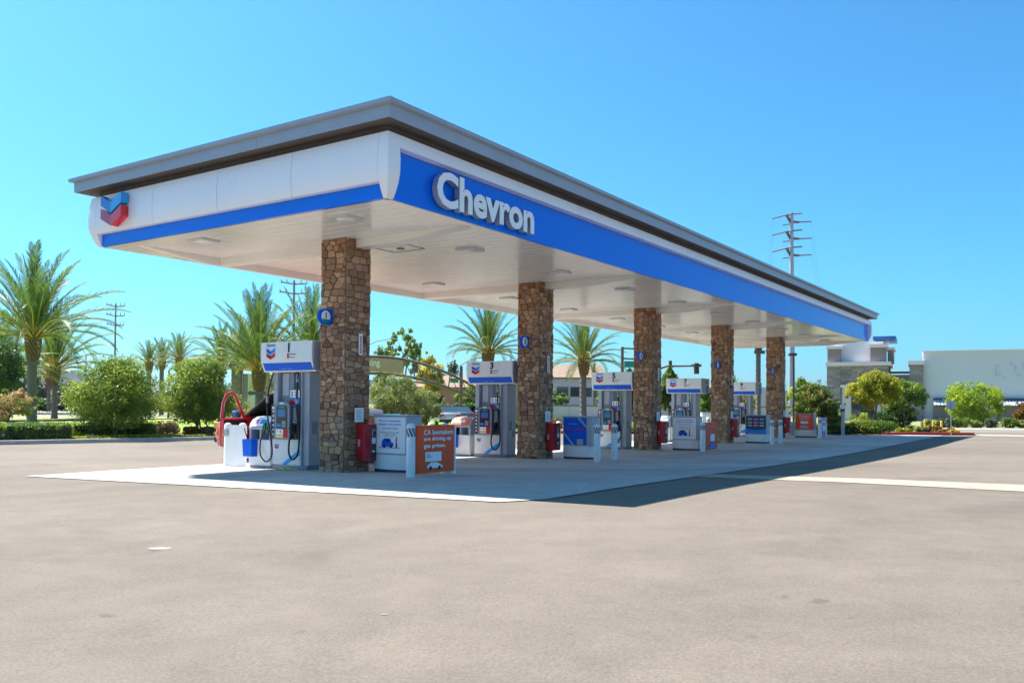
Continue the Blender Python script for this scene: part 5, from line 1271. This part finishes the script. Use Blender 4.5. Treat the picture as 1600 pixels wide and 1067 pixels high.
# traffic signals
def signal_head(t, x, z, s=1.0, mt='truss', y=0):
    b = MB(); b.box(x - .28 * s, x + .28 * s, y - .14, y + .1, z - .65 * s, z + .55 * s, bev=.04); h = b.obj('signal_head', M[mt], t)
    for q in (-.36, 0, .34): b = MB(); b.tube([(x, y - .145, z + q * s), (x, y - .30, z + q * s)], [.12 * s, .13 * s], 10); b.obj('visor', M['black'], h)
D = 90; k = D / F_PX
t = post('traffic_signal', 'traffic signal mast behind the third column with green street name sign', 'traffic signal', 972, D, [('pole', 'truss', lambda b: b.tube([(0, 0, 0), (0, 0, hzx(972, 542, D))], [.20, .16], 10)),
    ('mast_arm', 'truss', lambda b: (b.tube([(0, 0, hzx(972, 544, D)), (26 * k, 0, hzx(972, 545, D))], .09, 8), b.tube([(0, 0, hzx(972, 560, D)), (26 * k, 0, hzx(972, 561, D))], .09, 8))),
    ('street_name_sign', 'signgreen', lambda b: b.box(3 * k, 22 * k, -.05, .0, hzx(972, 574, D), hzx(972, 564, D)))])
D = 84; k = D / F_PX
t = post('traffic_signal', 'long mast arm traffic signal over the column-shaped tree', 'traffic signal', 1012, D, [('pole', 'truss', lambda b: b.tube([(0, 0, 0), (0, 0, hzx(1012, 590, D))], [.18, .14], 10)),
    ('mast_arm', 'truss', lambda b: b.tube([(0, 0, hzx(1012, 590, D)), (14 * k, 0, hzx(1012, 577, D)), (30 * k, 0, hzx(1012, 572, D)), (78 * k, 0, hzx(1012, 571, D))], [.14, .12, .10, .08], 8))])
signal_head(t, 76 * k, hzx(1088, 575, D), .9); signal_head(t, 35 * k, hzx(1046, 568, D), .55)
b = MB(); b.box(68 * k, 84 * k, .02, .06, hzx(1088, 573, D), hzx(1088, 569, D)); b.obj('camera_bar', M['truss'], t)
D = 80; k = D / F_PX
t = post('traffic_signal', 'dark traffic pole with yellow pedestrian signal under the arch end', 'traffic signal', 720, D, [('pole', 'truss', lambda b: b.tube([(0, 0, 0), (0, 0, hzx(720, 572, D))], [.20, .15], 10)),
    ('mast_arm', 'truss', lambda b: b.tube([(0, 0, hzx(720, 613, D)), (-52 * k, 0, hzx(720, 599, D)), (-130 * k, 0, hzx(720, 592, D))], [.13, .1, .07], 8)),
    ('street_name_sign', 'signgreen', lambda b: b.box(-17 * k, -4 * k, -.05, 0, hzx(720, 598, D), hzx(720, 591, D))),
    ('pedestrian_signal', 'yellowpost', lambda b: (b.box(1.5 * k, 2.5 * k, -.1, .1, hzx(720, 633, D), hzx(720, 620, D)), b.box(2.51 * k, 7 * k, -.1, .1, hzx(720, 622, D), hzx(720, 620, D)), b.box(2.51 * k, 7 * k, -.1, .1, hzx(720, 633, D), hzx(720, 631, D))))])
signal_head(t, -72 * k, hzx(648, 572, D), .95)
# parking light pole on concrete base, air-water post, sign post, yellow posts
D = 46.5; k = D / F_PX
post('light_pole', 'dark parking light pole on a round concrete base right of the last column', 'light pole', 1240, D, [('concrete_base', 'kerb', lambda b: b.cyl(-.12, 0, 0, .70, .24, .24, 20)), ('pole', 'truss', lambda b: b.tube([(0, 0, .70), (0, 0, hzx(1240, 556, D))], [.055, .045], 10)), ('luminaire', 'truss', lambda b: b.box(-.22, .12, -.2, .2, hzx(1240, 556, D), hzx(1240, 552, D)))])
D = 45.2
post('air_water_post', 'slim grey service post with pink and white head behind the red kerb', 'post', 1317, D, [('post', 'lightgrey', lambda b: b.box(-.075, .075, -.075, .075, 0, 1.30, bev=.01)), ('head', 'whiteprint', lambda b: b.box(-.13, .13, -.10, .10, 1.42, 1.66, bev=.02)), ('head_collar', 'reddark', lambda b: b.box(-.08, .08, -.08, .08, 1.301, 1.419))])
D = 44.0
post('sign_post', 'back of a small rectangular road sign on a thin post at the kerb end', 'road sign', 1486, D, [('post', 'pole', lambda b: b.tube([(0, 0, 0), (0, 0, hzx(1486, 630, D))], .022, 8)), ('sign_plate', 'lightgrey', lambda b: b.box(-.23, .23, .0235, .035, hzx(1486, 639, D), hzx(1486, 626, D)))])
for px, o_ in ((1445, 'left'), (1458, 'middle'), (1471, 'right')):
    post('yellow_post', f'short yellow guard post, {o_} of three across the road', 'bollard', px, 57.5, [('post', 'yellowpost', lambda b: b.tube([(0, 0, 0), (0, 0, .60), (0, 0, .65)], [.075, .075, .04], 12))], group='yellow guard posts')
p = at(1106, 640, 70); t = post('utility_cabinet', 'white utility cabinet behind the fourth column', 'cabinet', 1106, 66, [('cabinet_body', 'whiteprint', lambda b: b.box(-.5, .5, -.3, .3, 0, 1.0, bev=.03)), ('cabinet_roof', 'lightgrey', lambda b: b.box(-.52, .52, -.32, .32, 1.001, 1.05))])
# boundary wall across the boulevard
p0 = at(775, 668, 76); p1 = at(1235, 668, 88)
d = (p1 - p0); d.z = 0; L = d.length; rz = math.atan2(d.y, d.x)
t = thing('boundary_wall', Vector((p0.x, p0.y, -.15)), rz, 'long low white wall with brown coping across the far street', 'wall')
nw = 9
for i in range(nw):
    b = MB(); b.box(L * i / nw + .02, L * (i + 1) / nw - .02, 0, .2, 0, 1.42); b.obj('wall_panel', M['wallwhite'], t)
    b = MB(); b.box(L * i / nw, L * (i + 1) / nw - .01, -.04, .24, 1.421, 1.56); b.obj('coping', M['stucco_b'], t)
# entry towers and arch truss sign
def tower(label, px, D, flip):
    k = D / F_PX; p = at(px, 650, D); t = thing('gate_tower', Vector((p.x, D, -.12)), 0, label, 'tower'); s = flip
    H = hzx(px, 574, D)
    nx = 6
    for r_ in range(10):
        b = MB(); z0 = H * r_ / 10; b.box(-.42 * 1, .42, -.4, .4, z0 + .015, z0 + H / 10 - .015, bev=.03); o = b.obj('stone_block', M['rooftile'], t)
    b = MB(); b.box(-.36, .36, -.36, .36, 0, H - .01); b.obj('pillar_core', M['greydark'], t)
    b = MB(); b.box(.45 if s > 0 else -1.8, 1.8 if s > 0 else -.45, -.15, .15, 0, H * .88); b.obj('white_panel', M['stucco_w2'], t)
    b = MB(); x0 = .55 if s > 0 else -.95
    for r_ in range(22): b.box(x0, x0 + .4, -.25, -.18, H * .86 - r_ * .17, H * .86 - r_ * .17 + .07)
    for xx in (x0, x0 + .37): b.box(xx, xx + .03, -.18, -.155, H * .86 - 22 * .17, H * .88)
    o = b.obj('metal_screen', M['truss'], t); o['kind'] = 'stuff'
    b = MB(); b.box(1.9 if s > 0 else -3.2, 3.2 if s > 0 else -1.9, -.1, .5, 0, H); b.obj('tan_wall', M['tan'], t)
    b = MB(); b.box(-.7 if s > 0 else -3.6, 3.6 if s > 0 else .7, -.9, 1.2, H + .005, H + .42, bev=.03); b.obj('flat_roof', M['truss'], t)
    return t
tower('stone gate tower with flat dark roof left of the first pump', 370, 76, 1); tower('stone gate tower with flat roof behind pump 3', 764, 76, 1)
D = 76; k = D / F_PX
t = thing('arch_sign', Vector((at(580, 650, D).x, D, 0)), 0, 'brown curved truss arch with tan sign panel spanning the entrance', 'sign')
def top(x): return at(580 + x, 557 + 50 * (abs(x) / 165) ** 2.0, D).z
def bot(x): return at(580 + x, 583 + 42 * (abs(x) / 165) ** 1.9, D).z
xs = np.linspace(-165, 170, 34)
b = MB(); b.tube([(x * k, 0, top(x)) for x in xs], .12, 8); b.obj('top_chord', M['truss'], t)
b = MB(); b.tube([(x * k, 0, bot(x)) for x in xs], .14, 8); b.obj('bottom_chord', M['truss'], t)
for i, x in enumerate(np.arange(-150, 171, 18)):
    b = MB(); b.tube([(x * k, 0, bot(x)), ((x + 3) * k, 0, top(x + 3))], .06, 6); b.tube([((x + 3) * k, 0, top(x + 3)), ((x + 15) * k, 0, bot(x + 15))], .035, 6); b.obj('strut', M['truss'], t)
b = MB(); xa = np.linspace(-48, 50, 12)
b.add([(x * k, y, zf(x) + o_) for y in (-.25, -.15) for (zf, o_) in ((top, -.14), (bot, .14)) for x in xa], [(i, i + 1, 12 + i + 1, 12 + i) for i in range(11)] + [(24 + i + 1, 24 + i, 36 + i, 36 + i + 1) for i in range(11)]); b.obj('sign_panel', M['tan'], t)
text('iting.', 1.15, .75, 5 * k, -.26, at(585, 575, D).z, M['whiteprint'], t, depth=.03, bold=.01)
# houses
def house(label, px, D, w, d, hw_, roofh, wall, rz=0, wins=(), hip=True):
    p = at(px, 650, D); t = thing('house', Vector((p.x, D, -.15)), rz, label, 'house')
    b = MB(); b.box(-w / 2, w / 2, 0, d, 0, hw_); b.obj('wall', M[wall], t)
    e = .5; r = w * .22 if hip else 0
    b = MB(); b.add([(-w / 2 - e, -e, hw_), (w / 2 + e, -e, hw_), (w / 2 + e, d + e, hw_), (-w / 2 - e, d + e, hw_), (-w / 2 + r, d / 2, hw_ + roofh), (w / 2 - r, d / 2, hw_ + roofh)],
          [(0, 1, 5, 4), (1, 2, 5), (2, 3, 4, 5), (3, 0, 4), (0, 3, 2, 1)]); b.obj('roof', M['rooftile'], t)
    b = MB(); b.box(-w / 2 - e, w / 2 + e, -e - .02, -e + .08, hw_ - .14, hw_ + .02); b.obj('eaves_board', M['truss'], t)
    for x, z, ww, hh in wins:
        b = MB(); b.box(x - ww / 2, x + ww / 2, -.06, -.001, z, z + hh); f = b.obj('window', M['truss'], t)
        nn = 2 if ww > 1.2 else 1
        for i in range(nn): b = MB(); b.box(x - ww / 2 + .08 + i * ww / nn, x - ww / 2 + (i + 1) * ww / nn - .08, -.075, -.061, z + .08, z + hh - .08); b.obj('pane', M['glass'], f)
    return t
house('cream two-storey house with brown tiled roof behind the long wall', 886, 112, 7.2, 8, 5.1, 1.7, 'stucco_c', wins=((-.6, 2.6, 1.5, 1.3), (1.0, 2.6, 1.2, 1.3), (-2.6, 2.6, .9, 1.2), (2.8, 2.6, .8, 1.2), (-1, .4, 1.5, 1.2)))
house('cream house wing with gabled roof behind the palm trunk', 912, 118, 5.5, 8, 5.0, 2.3, 'stucco_c', hip=False, wins=((-1.6, 2.6, .8, 1.3), (1.5, 2.6, .8, 1.3)))
house('orange stucco house with tiled roof under the arch end', 690, 105, 8.0, 9, 3.6, 1.6, 'stucco_o', wins=((-.3, 1.2, 1.0, 1.4), (2.2, 1.2, 1.0, 1.4)))
house('low beige house left of pump 7, far away', 1095, 130, 12, 9, 3.6, 1.6, 'stucco_c', wins=((0, 1.2, 1.2, 1.2),))
for px, D, rz_, paint, lab in ((690, 64, R(20), 'carsilver', 'silver-blue sedan seen from behind beyond the orange banner'), (716, 70, R(15), 'carblue', 'dark blue car partly hidden by the service bin of pump 3')):
    p = at(px, 660, D); car(lab, Vector((p.x, D, -.12)), math.pi + rz_ + math.pi / 2, M[paint])
# ------------------------------------------------------------------ store building on the right
D = 96; k = D / F_PX
def X(px): return at(px, 600, D).x
def Z(y, px=1400): return at(px, y, D).z
BR = -R(25.5)
def onface(root, px, y0=0.0):      # local x where the bearing px meets the face line of a building
    o_, d_ = ray(px, 600); ca_, sa_ = math.cos(root.rotation_euler.z), math.sin(root.rotation_euler.z)
    ex = Vector((ca_, sa_, 0)); ey = Vector((-sa_, ca_, 0)); q = Vector((root.location.x, root.location.y, 0)) + ey * y0
    t_ = (q.dot(ey)) / (d_.x * ey.x + d_.y * ey.y); return (Vector((d_.x, d_.y, 0)) * t_ - q).dot(ex)
st = thing('tower_building', Vector((X(1291), D, -.12)), BR, 'stone and white entrance tower of the store with blue cap', 'building')
def bx(nm, px0, px1, y0, y1, z0, z1, mt, root=st, bev=0):
    b = MB(); b.box(onface(root, px0, y0), onface(root, px1, y0), y0, y1, z0 + .12, z1 + .12, bev=bev); return b.obj(nm, M[mt], root)
Zb = -.12
bx('stone_base', 1292, 1388, 0, 9, Zb, Z(573), 'stoneh'); 
# ledger courses on the stone base, proud of the wall
rg = random.Random(5); jb = MB(); jc = MB()
def ledger(b, x0, x1, z0, z1, y):
    z = z0
    while z < z1 - .05:
        h = rg.uniform(.16, .30); x = x0
        while x < x1 - .05:
            w = rg.uniform(.5, 1.6); x2 = min(x1, x + w); z2 = min(z1, z + h); dp = rg.uniform(.02, .07)
            b.box(x + .01, x2 - .01, y - dp, y - .001, z + .01, z2 - .01, tone=rg.random() + .01); x = x2
        z += h
fx = lambda px: onface(st, px)
ledger(jb, fx(1292), fx(1313), 0, Z(573) + .12, 0); ledger(jb, fx(1313), fx(1388), Z(603) + .12 + .5, Z(573) + .12, 0)
o = jb.obj('ledger_stones', M['stoneh'], st, fix=False); o['kind'] = 'stuff'
bx('door_recess', 1316, 1376, -.12, -.001, Zb, Z(604), 'stucco_c'); bx('door_lintel', 1313, 1380, -.3, -.121, Z(606), Z(602), 'stucco_w2'); bx('door_glass', 1330, 1366, -.16, -.121, Zb, Z(612), 'glass')
bx('white_cornice', 1290, 1392, -.4, 9.4, Z(573) + .005, Z(567), 'stucco_w2')
bx('grey_box', 1293, 1313, .2, 3, Z(567) + .005, Z(546), 'stucco_b'); bx('box_cornice', 1291, 1315, 0, 3.2, Z(546) + .005, Z(542), 'stucco_w2')
bx('grey_box', 1360, 1384, .2, 3, Z(567) + .005, Z(545), 'stucco_b'); bx('box_cornice', 1358, 1387, 0, 3.2, Z(545) + .005, Z(540), 'stucco_w2')
bx('grey_box', 1387, 1396, 2, 6, Z(567) + .005, Z(548), 'stucco_b'); bx('box_cornice', 1385, 1399, 1.8, 6.2, Z(548) + .005, Z(544), 'stucco_w2')
bx('white_drum', 1303, 1380, 1.2, 8, Z(567) + .005, Z(535), 'stucco_w'); bx('upper_storey', 1362, 1388, 2.5, 7, Z(535) + .005, Z(533), 'stucco_w2'); bx('blue_roof_cap', 1364, 1400, 1.2, 8, Z(533) + .005, Z(527), 'capblue')
lw = thing('link_building', Vector((X(1390), D - 3, -.12)), BR, 'low link wing with thin red line between tower and long wall', 'building')
bx('wall', 1393, 1421, 4, 12, Zb, Z(585), 'stucco_c', lw); bx('red_line', 1390, 1421, 3.8, 4.5, Z(583), Z(580), 'reddark', lw)
bw = thing('store_building', Vector((X(1443), D - 4, -.12)), BR, 'long pale blue-grey windowless store wall with faded lettering', 'building')
bx('stone_pilaster', 1421, 1443, -.5, 8, Zb, Z(572), 'stoneh', bw); bx('pilaster_cap', 1419, 1444, -.7, 8.2, Z(572) + .005, Z(566), 'stucco_w2', bw)
ox = 0
X = lambda px: onface(bw, px)
jb = MB(); ledger(jb, onface(bw, 1421, -.5), onface(bw, 1443, -.5), 0, Z(572) + .12, -.5); o = jb.obj('ledger_stones', M['stoneh'], bw, fix=False); o['kind'] = 'stuff'
b = MB(); b.add([(X(1443) - ox, 0, 0), (X(1900) - ox, 0, 0), (X(1900) - ox, 20, 0), (X(1443) - ox, 20, 0), (X(1443) - ox, 0, Z(553) + .12), (X(1900) - ox, 0, Z(553) + .12), (X(1900) - ox, 20, Z(553) + .12), (X(1443) - ox, 20, Z(553) + .12)],
      [(0, 3, 2, 1), (4, 5, 6, 7), (0, 1, 5, 4), (1, 2, 6, 5), (2, 3, 7, 6), (3, 0, 4, 7)]); b.obj('wall', M['stucco_w'], bw)
sl_ = lambda px: 0.0
b = MB(); b.add([(X(1441) - ox, -.15, Z(553) + .125), (X(1900) - ox, -.15, Z(553) + .125), (X(1900) - ox, 20, Z(553) + .125), (X(1441) - ox, 20, Z(553) + .125), (X(1441) - ox, -.15, Z(551) + .12), (X(1900) - ox, -.15, Z(551) + .12), (X(1900) - ox, 20, Z(551) + .12), (X(1441) - ox, 20, Z(551) + .12)],
      [(0, 3, 2, 1), (4, 5, 6, 7), (0, 1, 5, 4), (1, 2, 6, 5), (2, 3, 7, 6), (3, 0, 4, 7)]); b.obj('parapet', M['stucco_w2'], bw)
# faded marks where letters were
fm = mat('faded_marks', (.50, .53, .56), .9, var=.1, scale=2)
an = 0
for i, (px, y, w, h) in enumerate(((1558, 575, 6, 3), (1556, 584, 3, 12), (1561, 588, 6, 4), (1570, 592, 5, 3), (1580, 573, 3, 8), (1587, 578, 3, 10), (1592, 588, 5, 4), (1600, 575, 4, 12))):
    b = MB(); b.prism([(-w * k * .5, -h * k * .3), (-w * k * .1, -h * k * .5), (w * k * .5, -h * k * .25), (w * k * .35, h * k * .4), (-w * k * .3, h * k * .5)], 'y', -.02, -.005)
    o = b.obj('faded_mark', fm, bw); o.location = (X(px) - ox, sl_(px) - .02, Z(y) + .12); o.rotation_euler = (0, 0, an)
# awning runs with seams
for a0_, a1_ in ((1458, 1496), (1555, 1640)):
    b = MB(); y0 = sl_((a0_ + a1_) / 2)
    b.box(X(a0_) - ox, X(a1_) - ox, y0 - .35, y0 + 1.2, Z(650), Z(634) + .12); b.obj('brown_wall', M['stucco_b'], bw)
    b = MB(); b.box(X(a0_) - ox, X(a1_) - ox, y0 - .5, y0 + 1, Zb + .12, Z(651)); b.obj('dark_base', M['darkbrown'], bw)
    n = int((a1_ - a0_) / 5)
    for i in range(n):
        x0, x1 = X(a0_) - ox + (X(a1_) - X(a0_)) * i / n + .03, X(a0_) - ox + (X(a1_) - X(a0_)) * (i + 1) / n - .03
        b = MB(); b.prism([(y0 - 1.6, Z(633) + .12), (y0 - 1.6, Z(632) + .12), (y0 - .2, Z(624) + .12), (y0 - .2, Z(633) + .12)], 'x', x0, x1); b.obj('awning_panel', M['awning'], bw)
    b = MB(); b.box(X(a0_) - ox, X(a1_) - ox, y0 - .4, y0 + .6, Z(624) + .13, Z(622) + .12); b.obj('blue_trim', M['darkblue'], bw)
# low pale rock edging and far lawn details on the left
t = thing('rock_edging', Vector((at(90, 650, 96).x, 96, -.1)), 0, 'row of pale rocks and flowers beyond the left lawn', 'rocks')
rg = random.Random(9)
for i in range(26):
    b = MB(); x = -5 + i * .4; s_ = rg.uniform(.16, .32); vs = [(x + s_ * math.cos(q) * rg.uniform(.8, 1.1), s_ * math.sin(q) * rg.uniform(.8, 1.1), z) for z, s2_ in ((0, 1), (.28, .9)) for q in np.linspace(0, 5.6, 7)]
    vs.append((x, 0, .40)); b.add(vs, [(j, (j + 1) % 7, 7 + (j + 1) % 7, 7 + j) for j in range(7)] + [(7 + j, 7 + (j + 1) % 7, 14) for j in range(7)]); b.obj('rock', M['wallwhite'], t)
# ------------------------------------------------------------------ air
hm = bpy.data.materials.new('haze'); hm.use_nodes = True; hm.node_tree.nodes.clear()
pv = hm.node_tree.nodes.new('ShaderNodeVolumePrincipled'); pv.inputs['Density'].default_value = 6e-5; pv.inputs['Color'].default_value = (.80, .90, 1.0, 1); pv.inputs['Anisotropy'].default_value = .5
mo = hm.node_tree.nodes.new('ShaderNodeOutputMaterial'); hm.node_tree.links.new(pv.outputs[0], mo.inputs['Volume'])
b = MB(); b.box(-7500, 7500, -7500, 7500, -8, 260); hz_ = b.obj('haze', hm); hz_['kind'] = 'stuff'
# ------------------------------------------------------------------ far hills
def hill(pts, D, name='hills'):
    b = MB(); vs = []
    for px, y in pts:
        p = at(px, y, D); vs.append((p.x, D + 0, p.z))
    n = len(vs); v2 = [(x * .985, y * .985, -6) for x, y, z in vs] + vs + [(x, y + 900, z * .8) for x, y, z in vs]
    b.add(v2, [(r_ * n + i, r_ * n + i + 1, (r_ + 1) * n + i + 1, (r_ + 1) * n + i) for r_ in range(2) for i in range(n - 1)])
    o = b.obj(name, M['hill'], smooth=True, fix=False); o['kind'] = 'structure'
rg = random.Random(2)
hp = []
for i in range(70):
    px = -700 + i * 40; y = 606 + 9 * math.sin(i * .35) + 4 * math.sin(i * 1.1 + 1)
    if px < 300: y -= 32 * math.exp(-((px - 70) / 130) ** 2)
    if px > 1200: y += 14
    hp.append((px, y))
hill(hp, 3600)
# small litter on the asphalt
lm = mat('pale_litter', (.24, .23, .22), .8); rg = random.Random(21)
b = MB()
for px, y in [(250, 857), (98, 817), (150, 772), (1428, 790), (1392, 866), (1352, 806), (1345, 812), (735, 850), (1575, 787), (1523, 868), (600, 960)]:
    o_, d_ = ray(px, y); p = o_ + d_ * (EYE / -d_.z); a_, b_b = AB(p.x, p.y)
    for q in range(4):
        o_, d_ = ray(px, y); t_ = (EYE - G(a_, b_b)) / -d_.z; p = o_ + d_ * t_; a_, b_b = AB(p.x, p.y)
    s_ = .085 if px == 250 else rg.uniform(.008, .018); z = G(a_, b_b)
    b.add([(p.x + s_ * 1.6 * math.cos(q) * rg.uniform(.7, 1), p.y + s_ * math.sin(q) * rg.uniform(.7, 1), z + .004) for q in np.linspace(0, 5.3, 7)], [tuple(range(7))])
o = b.obj('litter', lm, fix=False); o['kind'] = 'stuff'; o['label'] = 'pale bits of litter scattered on the asphalt'
print('objects', len(bpy.data.objects), 'tris', sum(len(m_.polygons) for m_ in bpy.data.meshes) * 2)
